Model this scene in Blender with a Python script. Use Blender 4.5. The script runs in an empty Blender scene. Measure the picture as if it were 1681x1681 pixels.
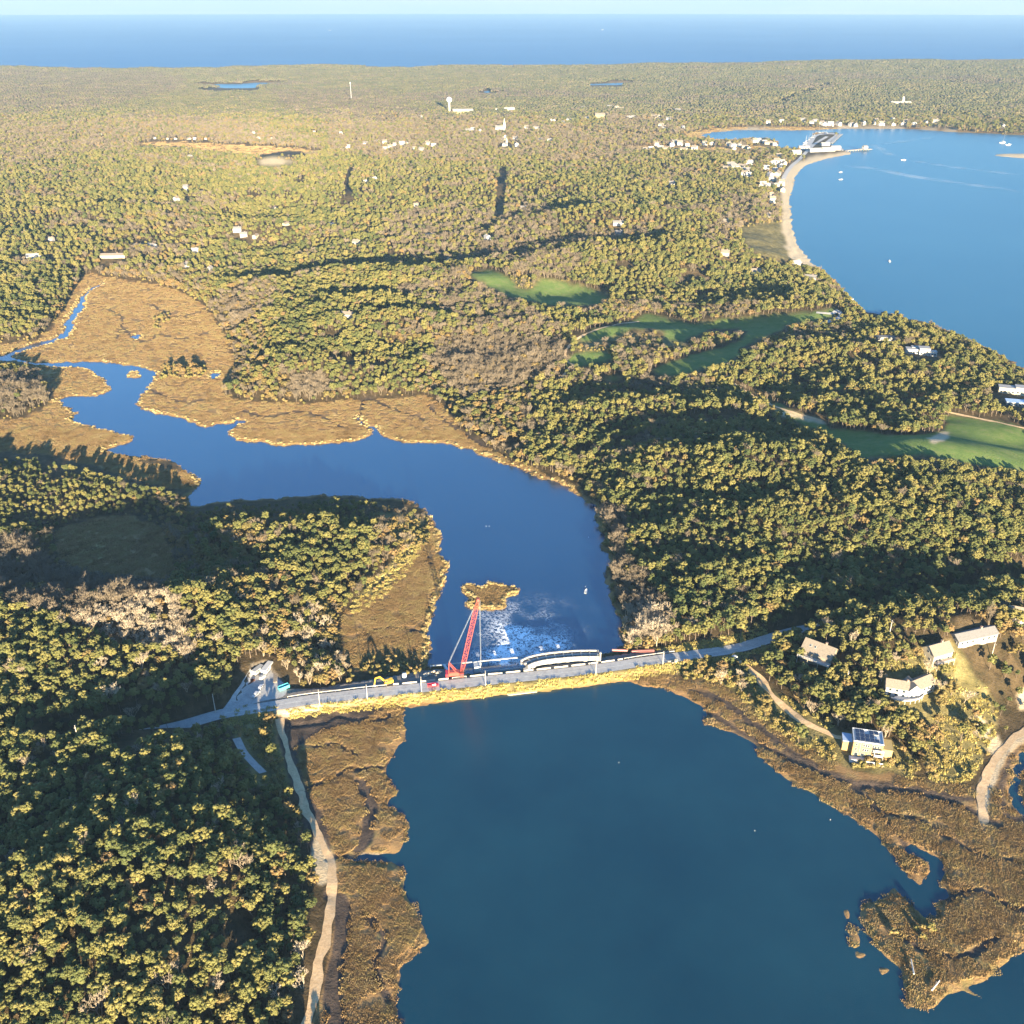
import bpy, math, random
import numpy as np
from mathutils import Vector, Matrix

random.seed(7)
RNG = np.random.default_rng(11)
S = bpy.context.scene
COL = S.collection
R = math.radians

# ------------------------------------------------------------------ camera, sky, sun, exposure
CAM_H = 335.0
FPX = 1614.0                     # focal length in pixels of the 1681 px photograph
PITCH = math.atan((840.5 - 2.0) / FPX)
cam_d = bpy.data.cameras.new('camera')
cam = bpy.data.objects.new('camera', cam_d)
COL.objects.link(cam)
cam.location = (0, 0, CAM_H)
cam.rotation_euler = (math.pi / 2 - PITCH, 0, 0)
cam_d.sensor_width = 36.0
cam_d.sensor_fit = 'HORIZONTAL'
cam_d.lens = 36.0 * FPX / 1681.0
cam_d.clip_start = 1.0
cam_d.clip_end = 80000.0
S.camera = cam

SUN_EL = R(8.5)
SUN_AZ = R(167.0)                # clockwise from +Y (the view direction): behind the camera, to its right
wd = bpy.data.worlds.new('World')
S.world = wd
wd.use_nodes = True
wn = wd.node_tree.nodes
bg = wn['Background']
sky = wn.new('ShaderNodeTexSky')
sky.sky_type = 'NISHITA'
sky.sun_disc = False
sky.sun_elevation = SUN_EL
sky.sun_rotation = SUN_AZ
sky.altitude = 50
sky.air_density = 1.0
sky.dust_density = 0.3
sky.ozone_density = 2.0
tint = wn.new('ShaderNodeMix'); tint.data_type = 'RGBA'; tint.blend_type = 'MULTIPLY'; tint.inputs[0].default_value = 1.0
tint.inputs[7].default_value = (0.52, 0.85, 1.24, 1.0)      # cool white balance
wd.node_tree.links.new(sky.outputs[0], tint.inputs[6])
# thin pale cloud bank low over the sea
tc = wn.new('ShaderNodeTexCoord'); sx = wn.new('ShaderNodeSeparateXYZ'); wd.node_tree.links.new(tc.outputs['Generated'], sx.inputs[0])
mrg = wn.new('ShaderNodeMapRange'); mrg.interpolation_type = 'SMOOTHSTEP'
mrg.inputs['From Min'].default_value = 0.02; mrg.inputs['From Max'].default_value = 0.10; mrg.inputs['To Min'].default_value = 0.92; mrg.inputs['To Max'].default_value = 0.0
wd.node_tree.links.new(sx.outputs[2], mrg.inputs['Value'])
mpp = wn.new('ShaderNodeMapping'); mpp.inputs['Scale'].default_value = (3.0, 3.0, 42.0); wd.node_tree.links.new(tc.outputs['Generated'], mpp.inputs[0])
cn = wn.new('ShaderNodeTexNoise'); cn.inputs['Scale'].default_value = 1.6; cn.inputs['Detail'].default_value = 5; wd.node_tree.links.new(mpp.outputs[0], cn.inputs['Vector'])
cr = wn.new('ShaderNodeValToRGB'); cr.color_ramp.elements[0].position = 0.38; cr.color_ramp.elements[1].position = 0.62
cr.color_ramp.elements[0].color = (1.2, 1.32, 1.28, 1); cr.color_ramp.elements[1].color = (1.7, 1.50, 1.36, 1)
wd.node_tree.links.new(cn.outputs[0], cr.inputs[0])
cmx = wn.new('ShaderNodeMix'); cmx.data_type = 'RGBA'; wd.node_tree.links.new(mrg.outputs[0], cmx.inputs[0])
wd.node_tree.links.new(tint.outputs[2], cmx.inputs[6]); wd.node_tree.links.new(cr.outputs[0], cmx.inputs[7])
wd.node_tree.links.new(cmx.outputs[2], bg.inputs[0])
bg.inputs[1].default_value = 0.07

sl = bpy.data.lights.new('sun', 'SUN')
sl.energy = 5.0
sl.angle = R(0.5)
sl.color = (1.0, 0.83, 0.56)
sun = bpy.data.objects.new('sun', sl)
COL.objects.link(sun)
sdir = Vector((math.sin(SUN_AZ) * math.cos(SUN_EL), math.cos(SUN_AZ) * math.cos(SUN_EL), math.sin(SUN_EL)))
sun.rotation_euler = sdir.to_track_quat('Z', 'Y').to_euler()
sun.location = sdir * 600 + Vector((0, 600, 0))

S.view_settings.view_transform = 'Standard'
S.view_settings.look = 'None'
S.view_settings.exposure = 2.58
S.view_settings.gamma = 1.0
S.render.engine = 'CYCLES'
S.cycles.use_denoising = True
S.cycles.max_bounces = 5
S.cycles.diffuse_bounces = 2
S.cycles.glossy_bounces = 2
S.cycles.transmission_bounces = 2
S.cycles.transparent_max_bounces = 8
S.cycles.volume_bounces = 0

# ------------------------------------------------------------------ pixel <-> ground
CP, SP = math.cos(PITCH), math.sin(PITCH)

def unproj(px, py, z=0.0):
    px = np.asarray(px, float); py = np.asarray(py, float)
    a = (px - 840.5) / FPX
    u = -(py - 840.5) / FPX
    dy = CP + u * SP
    dz = -SP + u * CP
    dz = np.minimum(dz, -1e-4)
    t = (CAM_H - z) / -dz
    return t * a, t * dy

def proj(x, y, z):
    x = np.asarray(x, float); y = np.asarray(y, float); z = np.asarray(z, float) - CAM_H
    f = np.maximum(y * CP - z * SP, 1e-3)
    u = y * SP + z * CP
    return 840.5 + FPX * x / f, 840.5 - FPX * u / f

# ------------------------------------------------------------------ numpy noise
def _hash(ix, iy, seed):
    h = (ix.astype(np.int64) * 374761393 + iy.astype(np.int64) * 668265263 + seed * 1442695041) & 0xFFFFFFFF
    h = ((h ^ (h >> 13)) * 1274126177) & 0xFFFFFFFF
    return ((h ^ (h >> 16)) & 0xFFFFFF) / float(0xFFFFFF)

def vnoise(x, y, seed=0):
    ix = np.floor(x); iy = np.floor(y)
    fx = x - ix; fy = y - iy
    fx = fx * fx * fx * (fx * (fx * 6 - 15) + 10); fy = fy * fy * fy * (fy * (fy * 6 - 15) + 10)
    ix = ix.astype(np.int64); iy = iy.astype(np.int64)
    a = _hash(ix, iy, seed); b = _hash(ix + 1, iy, seed)
    c = _hash(ix, iy + 1, seed); d = _hash(ix + 1, iy + 1, seed)
    return (a * (1 - fx) + b * fx) * (1 - fy) + (c * (1 - fx) + d * fx) * fy - 0.5   # -0.5 .. 0.5

def fnoise(x, y, seed=0, octs=4):
    s = np.zeros_like(x, dtype=float); a = 1.0; t = 0
    for o in range(octs):
        c, sn = math.cos(0.6 * o + seed), math.sin(0.6 * o + seed)
        s += a * vnoise((x * c - y * sn) * 2 ** o + 17.3 * o, (x * sn + y * c) * 2 ** o + 9.1 * o, seed + o * 31)
        t += a; a *= 0.5
    return s / t * 1.6

def sstep(a, b, x):
    t = np.clip((x - a) / (b - a), 0, 1)
    return t * t * (3 - 2 * t)

def smooth_poly(pts, n=3, closed=True):
    P = np.array(pts, float)
    out = []
    N = len(P)
    rng = range(N) if closed else range(N - 1)
    for i in rng:
        p0 = P[(i - 1) % N] if closed or i > 0 else P[i]
        p1 = P[i]; p2 = P[(i + 1) % N]
        p3 = P[(i + 2) % N] if closed or i + 2 < N else p2
        for k in range(n):
            t = k / n
            out.append(0.5 * ((2 * p1) + (p2 - p0) * t + (2 * p0 - 5 * p1 + 4 * p2 - p3) * t * t + (3 * p1 - p0 - 3 * p2 + p3) * t ** 3))
    if not closed:
        out.append(P[-1])
    return np.array(out)

def inpoly(px, py, poly):
    P = np.asarray(poly, float)
    res = np.zeros(px.shape, bool)
    x0, y0 = P.min(0); x1, y1 = P.max(0)
    m = (px >= x0) & (px <= x1) & (py >= y0) & (py <= y1)
    if not m.any():
        return res
    qx = px[m]; qy = py[m]
    r = np.zeros(qx.shape, bool)
    n = len(P)
    for i in range(n):
        xa, ya = P[i]; xb, yb = P[(i + 1) % n]
        if ya == yb:
            continue
        c = ((ya > qy) != (yb > qy))
        c &= qx < (xb - xa) * (qy - ya) / (yb - ya) + xa
        r ^= c
    res[m] = r
    return res

# ------------------------------------------------------------------ map of the place (pixels of the photograph on the water level)
LAGOON = [(668,1164),(700,1157),(760,1146),(835,1141),(890,1134),(950,1123),(1008,1117),(1060,1124),(1098,1128),(1130,1148),(1160,1165),(1160,1188),
 (1200,1203),(1235,1222),(1255,1245),(1275,1268),(1300,1285),(1340,1307),(1380,1330),(1410,1352),(1440,1375),(1460,1400),(1480,1425),(1497,1440),
 (1508,1453),(1520,1447),(1527,1433),(1524,1414),(1508,1402),(1494,1399),(1489,1392),(1496,1385),(1506,1388),(1520,1398),(1543,1408),(1551,1420),(1549,1436),(1545,1452),
 (1557,1463),(1556,1475),(1540,1484),(1539,1502),(1524,1508),(1508,1498),(1490,1483),(1472,1462),(1463,1466),(1447,1478),(1424,1486),(1414,1508),
 (1420,1533),(1437,1550),(1463,1577),(1480,1607),(1487,1648),(1497,1655),(1527,1651),(1550,1640),(1587,1629),(1610,1640),(1596,1622),(1613,1613),(1640,1593),
 (1663,1573),(1690,1545),(1780,1480),(1900,1500),(1900,2400),(560,2400),(640,1800),(664,1690),(655,1650),(660,1610),(668,1580),(690,1555),(703,1540),(687,1507),(670,1473),
 (660,1433),(657,1419),(620,1415),(575,1413),(575,1407),(620,1405),(657,1400),(663,1367),(667,1343),(640,1323),(648,1297),(632,1272),(643,1240),(663,1213),(660,1190)]
RIVER = [(698,1092),(705,1053),(703,1033),(713,1000),(722,973),(730,937),(723,910),(720,877),(707,850),(687,832),(660,823),(627,819),(593,815),(560,812),
 (520,815),(470,818),(430,820),(390,823),(350,826),(322,834),(308,822),(322,806),(328,793),(310,778),(300,772),(303,767),(275,757),(247,752),(217,748),(173,742),(195,732),(213,725),(213,717),(180,708),
 (123,693),(118,680),(98,657),(123,649),(160,650),(177,637),(163,617),(140,604),(87,602),(53,598),(17,593),(0,594),(-90,604),(-90,590),(0,584),(20,578),
 (50,565),(100,551),(106,530),(115,517),(132,493),(137,480),(160,468),(170,462),(172,464),(162,470),(142,483),(141,493),(134,510),(121,530),(117,547),(102,557),(57,571),(30,579),(17,585),
 (57,595),(80,594),(150,594),(187,596),(227,602),(255,612),(247,630),(230,657),(240,673),(283,683),(307,690),(337,700),(363,695),(370,697),
 (387,690),(400,693),(377,708),(393,722),(430,727),(473,730),(520,728),(560,725),(590,722),(606,710),(596,696),(584,688),(588,686),(604,696),(620,703),(643,722),
 (697,727),(727,728),(767,737),(810,753),(850,770),(887,783),(927,795),(940,808),(957,819),(978,830),(976,843),(989,877),(993,900),(1000,927),(993,943),
 (997,970),(1007,983),(1017,1010),(1016,1040),(1022,1064),(1000,1074),(960,1080),(900,1090),(860,1100),(790,1106),(745,1108),(735,1094),(710,1094)]
BAY = [(1690,612),(1667,598),(1620,573),(1563,547),(1520,530),(1487,523),(1470,515),(1427,515),(1407,500),(1393,487),(1373,463),(1350,443),(1333,434),(1320,416),
 (1308,400),(1301,377),(1296,340),(1297,320),(1303,300),(1307,287),(1320,273),(1347,263),(1373,257),(1397,252),(1387,247),(1377,240),(1360,237),(1379,220),(1353,218),
 (1337,220),(1318,242),(1280,242),(1277,233),(1260,228),(1237,226),(1210,229),(1183,229),(1150,224),(1165,218),(1180,217),(1220,213.5),(1280,215),(1333,213.5),(1407,211.5),
 (1467,211),(1503,212),(1570,217),(1620,218.5),(1690,222),(1900,222),(2300,330),(2300,800),(1900,730)]
PONDS = [[(300,138),(330,137.5),(400,136.5),(430,135),(470,136),(445,140),(410,144.5),(380,145),(335,141.5)],
 [(793,151),(800,148.5),(808,149),(806,152),(797,152.5)],
 [(935,138),(985,136.5),(1030,136),(1057,137.5),(1030,139.5),(985,139.5),(960,140)],
 [(216,553),(224,549),(231,551),(226,557)], [(1700,1222),(1672,1246),(1660,1278),(1660,1312),(1676,1340),(1700,1352),(1700,1336),(1684,1320),(1674,1296),(1677,1268),(1700,1246)], [(343,618),(352,612),(362,615),(355,622)]]
ISLES = [[(757,963),(763,977),(773,987),(767,997),(793,1003),(823,995),(830,982),(852,972),(840,960),(820,959),(807,955),(790,962),(773,960)],
 [(212,614),(222,609),(231,612),(227,619),(216,621)],
 [(1385,1500),(1394,1498),(1398,1508),(1389,1513)], [(1390,1527),(1400,1530),(1410,1545),(1404,1551),(1393,1540)],
 [(1406,1558),(1418,1562),(1424,1570),(1412,1573)], [(1440,1588),(1452,1587),(1458,1594),(1446,1600)],
 [(1632,255),(1650,252.5),(1720,254),(1720,262),(1670,259)]]
COAST = [(-700,119),(-200,119),(0,117),(60,116.5),(160,117),(250,115.5),(330,117),(420,114),(560,113),(650,117),(750,111),(850,112),(1000,111),(1120,109),
 (1300,107),(1450,105),(1560,105),(1681,103),(1900,102),(2400,100)]
MARSH = [  # low wet ground
 [(455,1170),(560,1150),(690,1140),(720,1200),(760,1400),(760,1800),(500,1800),(528,1640),(548,1520),(552,1420),(520,1360),(478,1270)],
 [(1000,1100),(1120,1112),(1200,1137),(1262,1187),(1330,1236),(1400,1266),(1500,1278),(1606,1300),(1612,1352),(1625,1330),(1632,1280),(1650,1230),(1700,1180),(1900,1200),(1900,1700),(1450,1700),(1380,1500),(1100,1250)],
 [(708,845),(745,900),(745,960),(715,1094),(590,1104),(562,1060),(560,1012),(628,968),(676,918),(696,882)],
 [(140,452),(175,456),(255,468),(330,498),(372,560),(382,618),(362,648),(420,660),(480,664),(560,660),(650,655),(705,652),(745,690),(770,722),(850,762),(930,792),(950,815),(700,780),(300,720),(200,640),(40,600),(-90,610),(-90,580),(0,565),(60,560),(90,530),(110,500)],
 [(-90,700),(30,690),(95,655),(60,605),(100,596),(185,610),(185,645),(130,690),(225,715),(180,742),(345,790),(310,806),(225,790),(150,765),(60,745),(-90,740)],
 [(90,880),(140,858),(220,850),(270,880),(292,940),(250,950),(190,945),(110,925)],
 [(215,240),(270,232),(330,236),(430,240),(522,248),(500,254),(420,254),(330,246),(300,241)],
 [(1120,222),(1170,213),(1225,209),(1290,210),(1400,208),(1400,218),(1150,232)],
 [(1000,243),(1100,240),(1200,243),(1290,239),(1300,246),(1200,252),(1080,249)],
 [(740,940),(870,940),(870,1012),(740,1012)], [(1370,1480),(1470,1480),(1470,1620),(1370,1620)], [(200,600),(240,600),(240,630),(200,630)],
 [(600,205),(640,200),(640,206)]]
ROAD_PX = [(100,1240),(180,1221),(240,1207),(300,1192),(365,1172),(440,1160),(500,1150),(560,1143),(600,1138),(700,1128),(800,1117),(900,1107),(1000,1095),(1050,1087),(1100,1080),(1150,1073),
 (1190,1068),(1225,1061),(1262,1050),(1310,1038),(1360,1032),(1430,1022),(1520,1004),(1600,985),(1720,960)]

def to_world(poly, z=0.0):
    P = np.asarray(poly, float)
    x, y = unproj(P[:, 0], P[:, 1], z)
    return np.stack([x, y], 1)

lag_s, riv_s, bay_s = smooth_poly(LAGOON), smooth_poly(RIVER), smooth_poly(BAY)
pond_s = [smooth_poly(p) for p in PONDS]
isle_s = [smooth_poly(p) for p in ISLES]
marsh_s = [smooth_poly(p, 2) for p in MARSH]
road_w = to_world(smooth_poly(ROAD_PX, 4, False), 3.5)

# ------------------------------------------------------------------ terrain grid (fan of distance x azimuth, finer near)
NR, NA = 900, 900
dep = np.linspace(R(68), math.atan(CAM_H / 8200.0), NR)
rr = CAM_H / np.tan(dep)
AZ0, AZ1 = R(-41), R(41)
az = np.linspace(AZ0, AZ1, NA)
# azimuth spread so that columns stay dense near the middle
GX = rr[:, None] * np.tan(az)[None, :]
GY = np.repeat(rr[:, None], NA, 1)
TA = np.tan(az)

gpx, gpy = proj(GX, GY, 0 * GX)
nscale = np.clip(GY / 500.0, 0.6, 6.0)
jx = fnoise(GX / 9.0, GY / 9.0, 3, 3); jy = fnoise(GX / 9.0 + 50, GY / 9.0 + 50, 5, 3)
JX = GX + jx * 5.0 * np.clip(nscale, .6, 1.2); JY = GY + jy * 5.0 * np.clip(nscale, .6, 1.2)
jpx, jpy = proj(JX, JY, 0 * GX)

def water_mask(px, py):
    w = inpoly(px, py, lag_s) | inpoly(px, py, riv_s) | inpoly(px, py, bay_s)
    for p in pond_s: w |= inpoly(px, py, p)
    for p in isle_s: w &= ~inpoly(px, py, p)
    cst = np.array(COAST)
    w |= py < np.interp(px, cst[:, 0], cst[:, 1])
    return w

def dist_field(polys, cap, closed=True):
    """distance in metres from every (jittered) grid point to the outlines, up to cap"""
    D = np.full(GX.shape, float(cap))
    for P, cl in polys:
        n = len(P)
        for i in range(n if cl else n - 1):
            a = P[i]; b = P[(i + 1) % n]
            y0, y1 = min(a[1], b[1]) - cap, max(a[1], b[1]) + cap
            r0 = np.searchsorted(rr, y0); r1 = np.searchsorted(rr, y1)
            if r1 <= r0: continue
            ya = max(min(a[1], b[1]) - cap, rr[0]); yb = max(a[1], b[1]) + cap
            xs0 = min(a[0], b[0]) - cap; xs1 = max(a[0], b[0]) + cap
            t0 = min(xs0 / ya, xs0 / yb); t1 = max(xs1 / ya, xs1 / yb)
            c0 = np.searchsorted(TA, t0); c1 = np.searchsorted(TA, t1)
            if c1 <= c0: continue
            X = JX[r0:r1, c0:c1]; Y = JY[r0:r1, c0:c1]
            dx, dy = b - a
            L = dx * dx + dy * dy + 1e-9
            t = np.clip(((X - a[0]) * dx + (Y - a[1]) * dy) / L, 0, 1)
            d = np.hypot(X - a[0] - t * dx, Y - a[1] - t * dy)
            np.minimum(D[r0:r1, c0:c1], d, out=D[r0:r1, c0:c1])
    return D

shore = [(to_world(p), True) for p in [lag_s, riv_s, bay_s] + pond_s + isle_s]
coast_w = [(to_world(smooth_poly(COAST, 3, False)), False)]
W = water_mask(jpx, jpy)
DS = dist_field(shore + coast_w, 110.0)
SD = np.where(W, -DS, DS)
M = np.zeros(GX.shape, bool)
for p in marsh_s: M |= inpoly(jpx, jpy, p)
DM = dist_field([(to_world(p), True) for p in marsh_s], 110.0)
DU = np.minimum(np.where(M, 0, DM), np.maximum(SD, 0))     # how far into the uplands
far = sstep(2800, 4600, GY)

HILLS = [(190,1400,70,10),(120,1600,60,9),(350,1560,50,4),(60,1180,70,8),(330,1330,45,6),(380,1110,40,4),(150,1060,70,7),(540,940,50,6),
 (1260,860,75,13),(1480,850,80,12),(1130,740,70,7),(1350,700,70,6),(1620,800,70,8),(1250,960,50,4),(1500,620,120,9),(1380,570,110,6),(1330,480,140,6),
 (1480,1090,45,8),(1590,1080,45,10),(1370,1060,45,7),(1680,1100,45,10),(1640,980,50,6),(1060,385,200,12),(1080,430,160,9),(640,560,130,8),(450,560,120,7),(700,480,140,6),(1180,640,60,6),
 (930,560,80,5),(20,480,120,7),(60,870,60,2),(960,340,200,8)]
GH = np.zeros(GX.shape)
for hx, hy, hr, hh in HILLS:
    cx, cy = unproj(hx, hy, 5)
    GH += hh * np.exp(-((GX - cx) ** 2 + (GY - cy) ** 2) / (2 * (0.75 * hr) ** 2))
n1 = fnoise(GX / 150 + 3.3, GY / 105, 21, 3)
n2 = fnoise(GX / 900, GY / 480 + 7, 41, 4)
n3 = fnoise(GX / 45, GY / 45, 61, 2)
RIDGES = [(1010,388,170,42,15),(1090,444,200,42,15),(1240,800,85,30,10),(1420,770,80,26,6),(570,622,130,36,8),(640,478,210,55,11),(330,390,260,60,11),(880,320,260,70,12),(480,330,330,70,11),
 (1380,610,120,35,8),(1150,560,90,28,6),(150,360,240,60,12),(720,560,120,36,8),(1120,690,90,28,8),(1330,900,80,26,6),(1560,900,80,26,6),(240,1290,60,22,5),(330,1420,60,22,5),(200,1130,60,22,5),(540,900,60,24,3)]
for hx, hy, ax, ay, hh in RIDGES:
    cx, cy = unproj(hx, hy, 5)
    GH += hh * np.exp(-(((GX - cx) / ax) ** 2 + ((GY - cy - 0.10 * (GX - cx) + 18 * np.sin((GX - cx) / 55.0)) / ay) ** 2))
u = sstep(0, 85, DU)
rise = sstep(0, 22, DU) * 1.6 + u * (5.0 - 2.0 * sstep(1500, 2400, GY) + 15.0 * (1 - 0.6 * sstep(1200, 2200, GY)) * np.maximum(n1 + 0.1, -0.22) + n3 * 1.6) + sstep(4, 60, DU) * GH
rise += u * far * (8 + 26 * np.maximum(n2 + 0.1, -0.15))
for lx, ly, lr in ((380,146,520),(800,153,330),(995,141,480),(370,250,260),(1200,246,200),(1020,215,200)):
    cx, cy = unproj(lx, ly, 0)
    rise *= 1 - 0.85 * np.exp(-((GX - cx) ** 2 + (GY - cy) ** 2) / (2 * lr ** 2))
cx, cy = unproj(452, 262, 8)       # the open sand face of the pit
pit = np.exp(-((GX - cx) / 52) ** 2) * np.where(GY < cy, np.exp(-((GY - cy) / 55) ** 2), np.exp(-((GY - cy) / 120) ** 2))
rise += 15 * pit
cst = np.array(COAST)
Z = np.where(W, np.maximum(-0.10 * DS - 0.04, -2.0), np.where(M & (DM > 0), np.clip(DS * 0.45, 0, 0.75) + 0.12 * n3, 0))
marsh_z = np.clip(DS * np.where(GY < 430, 0.16, 0.45), 0, 0.75) + 0.10 * n3 * np.clip(DS / 4, 0, 1)
CREEKS = [([(475,1192),(520,1186),(560,1176),(615,1182),(640,1174)],1.6),([(500,1292),(545,1280),(570,1262),(610,1262),(645,1250)],1.5),([(590,1285),(602,1300),(610,1335),(600,1375),(590,1392)],2.6),
 ([(545,1405),(600,1408),(662,1410)],1.8),([(548,1470),(566,1500),(560,1560),(545,1620),(552,1690)],2.6),([(600,1500),(630,1540),(612,1590),(640,1640)],1.4),([(520,1225),(560,1222),(580,1240)],1.2),
 ([(1165,1170),(1240,1215),(1330,1262),(1420,1292),(1500,1302),(1590,1325),(1640,1355)],1.8),([(1490,1392),(1468,1360),(1440,1330),(1400,1320)],1.3),([(1556,1475),(1600,1462),(1640,1480),(1700,1500)],1.6),
 ([(1470,1530),(1520,1560),(1580,1570),(1640,1540)],1.4),([(1400,1290),(1450,1330),(1520,1350),(1600,1400),(1700,1420)],1.3),([(588,687),(600,655),(640,668),(700,690)],1.8),([(560,700),(500,675),(440,684),(400,674)],1.8),
 ([(205,540),(235,562),(262,548),(300,556),(345,545)],1.6),([(700,665),(745,700),(800,735)],1.6),([(150,500),(200,520),(190,560)],1.4),([(250,500),(290,520),(330,510)],1.6),([(250,640),(300,660),(340,655)],1.6),
 ([(600,1040),(650,1030),(700,1040)],1.0),([(690,900),(712,940),(706,1000)],1.0)]
CRK = np.zeros(GX.shape)
for pl, w in CREEKS:
    d_ = np.full(GX.shape, 30.0); P_ = to_world(smooth_poly(pl, 4, False), .6)
    for i_ in range(len(P_) - 1):
        a, b = P_[i_], P_[i_ + 1]
        r0 = np.searchsorted(rr, min(a[1], b[1]) - 25); r1 = np.searchsorted(rr, max(a[1], b[1]) + 25)
        X = GX[r0:r1] + jx[r0:r1] * 2.5; Y = GY[r0:r1] + jy[r0:r1] * 2.5; dx, dy = b - a
        t = np.clip(((X - a[0]) * dx + (Y - a[1]) * dy) / (dx * dx + dy * dy + 1e-9), 0, 1)
        np.minimum(d_[r0:r1], np.hypot(X - a[0] - t * dx, Y - a[1] - t * dy), out=d_[r0:r1])
    CRK = np.maximum(CRK, sstep(w * 1.7, w * 0.6, d_))
marsh_z = marsh_z * (1 - 0.6 * CRK)
Z = np.where(W, Z, marsh_z + rise)

# the causeway and the road bench
def polyline_dist(P, cap=40.0):
    D = np.full(GX.shape, cap)
    for i in range(len(P) - 1):
        a, b = P[i], P[i + 1]
        y0, y1 = min(a[1], b[1]) - cap, max(a[1], b[1]) + cap
        r0 = np.searchsorted(rr, y0); r1 = np.searchsorted(rr, y1)
        if r1 <= r0: continue
        X = GX[r0:r1]; Y = GY[r0:r1]
        dx, dy = b - a
        t = np.clip(((X - a[0]) * dx + (Y - a[1]) * dy) / (dx * dx + dy * dy + 1e-9), 0, 1)
        np.minimum(D[r0:r1], np.hypot(X - a[0] - t * dx, Y - a[1] - t * dy), out=D[r0:r1])
    return D

DR = polyline_dist(road_w)
ROAD_Z = 3.4
rx = GX
road_h = ROAD_Z + 3.0 * sstep(110, 240, GX) + 2.0 * sstep(-140, -220, GX)
on_dike = sstep(7.5, 5.0, DR)
bank = np.clip((9.8 + 1.2 * jx - DR) / 4.6, 0, 1) * ROAD_Z
dk = (GX > -125) & (GX < 130)
Z = np.where(dk, np.maximum(Z, np.where(DR < 11, bank - 0.15, -99)), Z)
flat = np.where(dk, sstep(6.2, 4.8, DR), sstep(13, 6, DR))
Z = Z * (1 - flat) + road_h * flat
# work yard north of the road on the causeway: level dirt
yard_px = [(455,1140),(560,1122),(640,1110),(690,1100),(735,1096),(745,1109),(790,1107),(862,1101),(905,1089),(985,1079),(1040,1070),(1110,1068),(1110,1080),(800,1115),(600,1140),(455,1156)]
yard_w = to_world(yard_px, 2.6)
YD = inpoly(*proj(GX, GY, 0 * GX + 2.6), np.array(yard_px, float))
Z = np.where(YD & (DR > 5), np.maximum(Z, 2.6), Z)
pad_px = [(380,1162),(407,1124),(414,1102),(438,1093),(456,1110),(472,1130),(560,1128),(560,1140),(440,1156)]
PD = inpoly(*proj(GX, GY, 0 * GX + 3.4), np.array(pad_px, float))
Z = np.where(PD, 3.3, Z)

# level building plots and the path benches
def height(x, y):
    x = np.asarray(x, float); y = np.asarray(y, float)
    yy = np.clip(y, rr[0], rr[-1])
    d = np.arctan2(CAM_H, yy)
    fi = np.clip((dep[0] - d) / (dep[0] - dep[-1]) * (NR - 1), 0, NR - 1.001)
    a = np.arctan2(x, yy)
    fj = np.clip((a - AZ0) / (AZ1 - AZ0) * (NA - 1), 0, NA - 1.001)
    i = fi.astype(int); j = fj.astype(int)
    f = fi - i; g = fj - j
    # rows are even in depression, so interpolate with the row distances
    ya = rr[i]; yb = rr[i + 1]
    f = np.clip((yy - ya) / (yb - ya), 0, 1)
    return (Z[i, j] * (1 - g) + Z[i, j + 1] * g) * (1 - f) + (Z[i + 1, j] * (1 - g) + Z[i + 1, j + 1] * g) * f

def fld(F, x, y):
    yy = np.clip(y, rr[0], rr[-1])
    i = np.clip(np.rint((dep[0] - np.arctan2(CAM_H, yy)) / (dep[0] - dep[-1]) * (NR - 1)), 0, NR - 1).astype(int)
    j = np.clip(np.rint((np.arctan2(x, yy) - AZ0) / (AZ1 - AZ0) * (NA - 1)), 0, NA - 1).astype(int)
    return F[i, j]

def at(px, py, lift=0.0):
    """the point of the ground seen at a pixel (first crossing of the sight line)"""
    zs = np.linspace(75, 0, 301)
    x, y = unproj(np.full_like(zs, px), np.full_like(zs, py), zs)
    h = np.maximum(height(x, y), 0.0)
    k = np.argmax(h >= zs)
    if not (h >= zs).any(): k = len(zs) - 1
    return Vector((float(x[k]), float(y[k]), float(h[k]) + lift))

# ------------------------------------------------------------------ land cover, as polygons of the photograph on the ground
GOLF = [[(770,453),(790,442),(812,443),(838,460),(855,473),(880,480),(930,505),(850,490),(812,475)],
 [(880,464),(900,457),(950,468),(1005,486),(975,500),(935,502),(900,490),(868,478)],
 [(945,556),(975,540),(1030,532),(1040,540),(1000,552),(960,562)],
 [(1048,518),(1075,516),(1110,525),(1135,530),(1180,525),(1250,518),(1330,510),(1375,505),(1360,522),(1300,532),(1270,548),(1215,572),(1190,570),(1230,545),(1160,540),(1120,565),(1090,555),(1075,540),(1030,540)],
 [(925,600),(940,583),(985,577),(1010,588),(975,600)],
 [(1065,608),(1120,588),(1180,571),(1216,574),(1206,592),(1160,606),(1100,618)],
 [(980,620),(1010,615),(1030,620),(1000,626)],
 [(1355,708),(1390,703),(1450,712),(1500,714),(1555,706),(1553,690),(1566,680),(1620,690),(1700,710),(1760,790),(1690,775),(1620,766),(1560,756),(1490,748),(1420,754),(1395,738)],
 [(1262,655),(1290,668),(1320,682),(1348,690),(1366,715),(1340,705),(1300,690)],
 [(1360,635),(1390,630),(1380,640)]]
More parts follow.
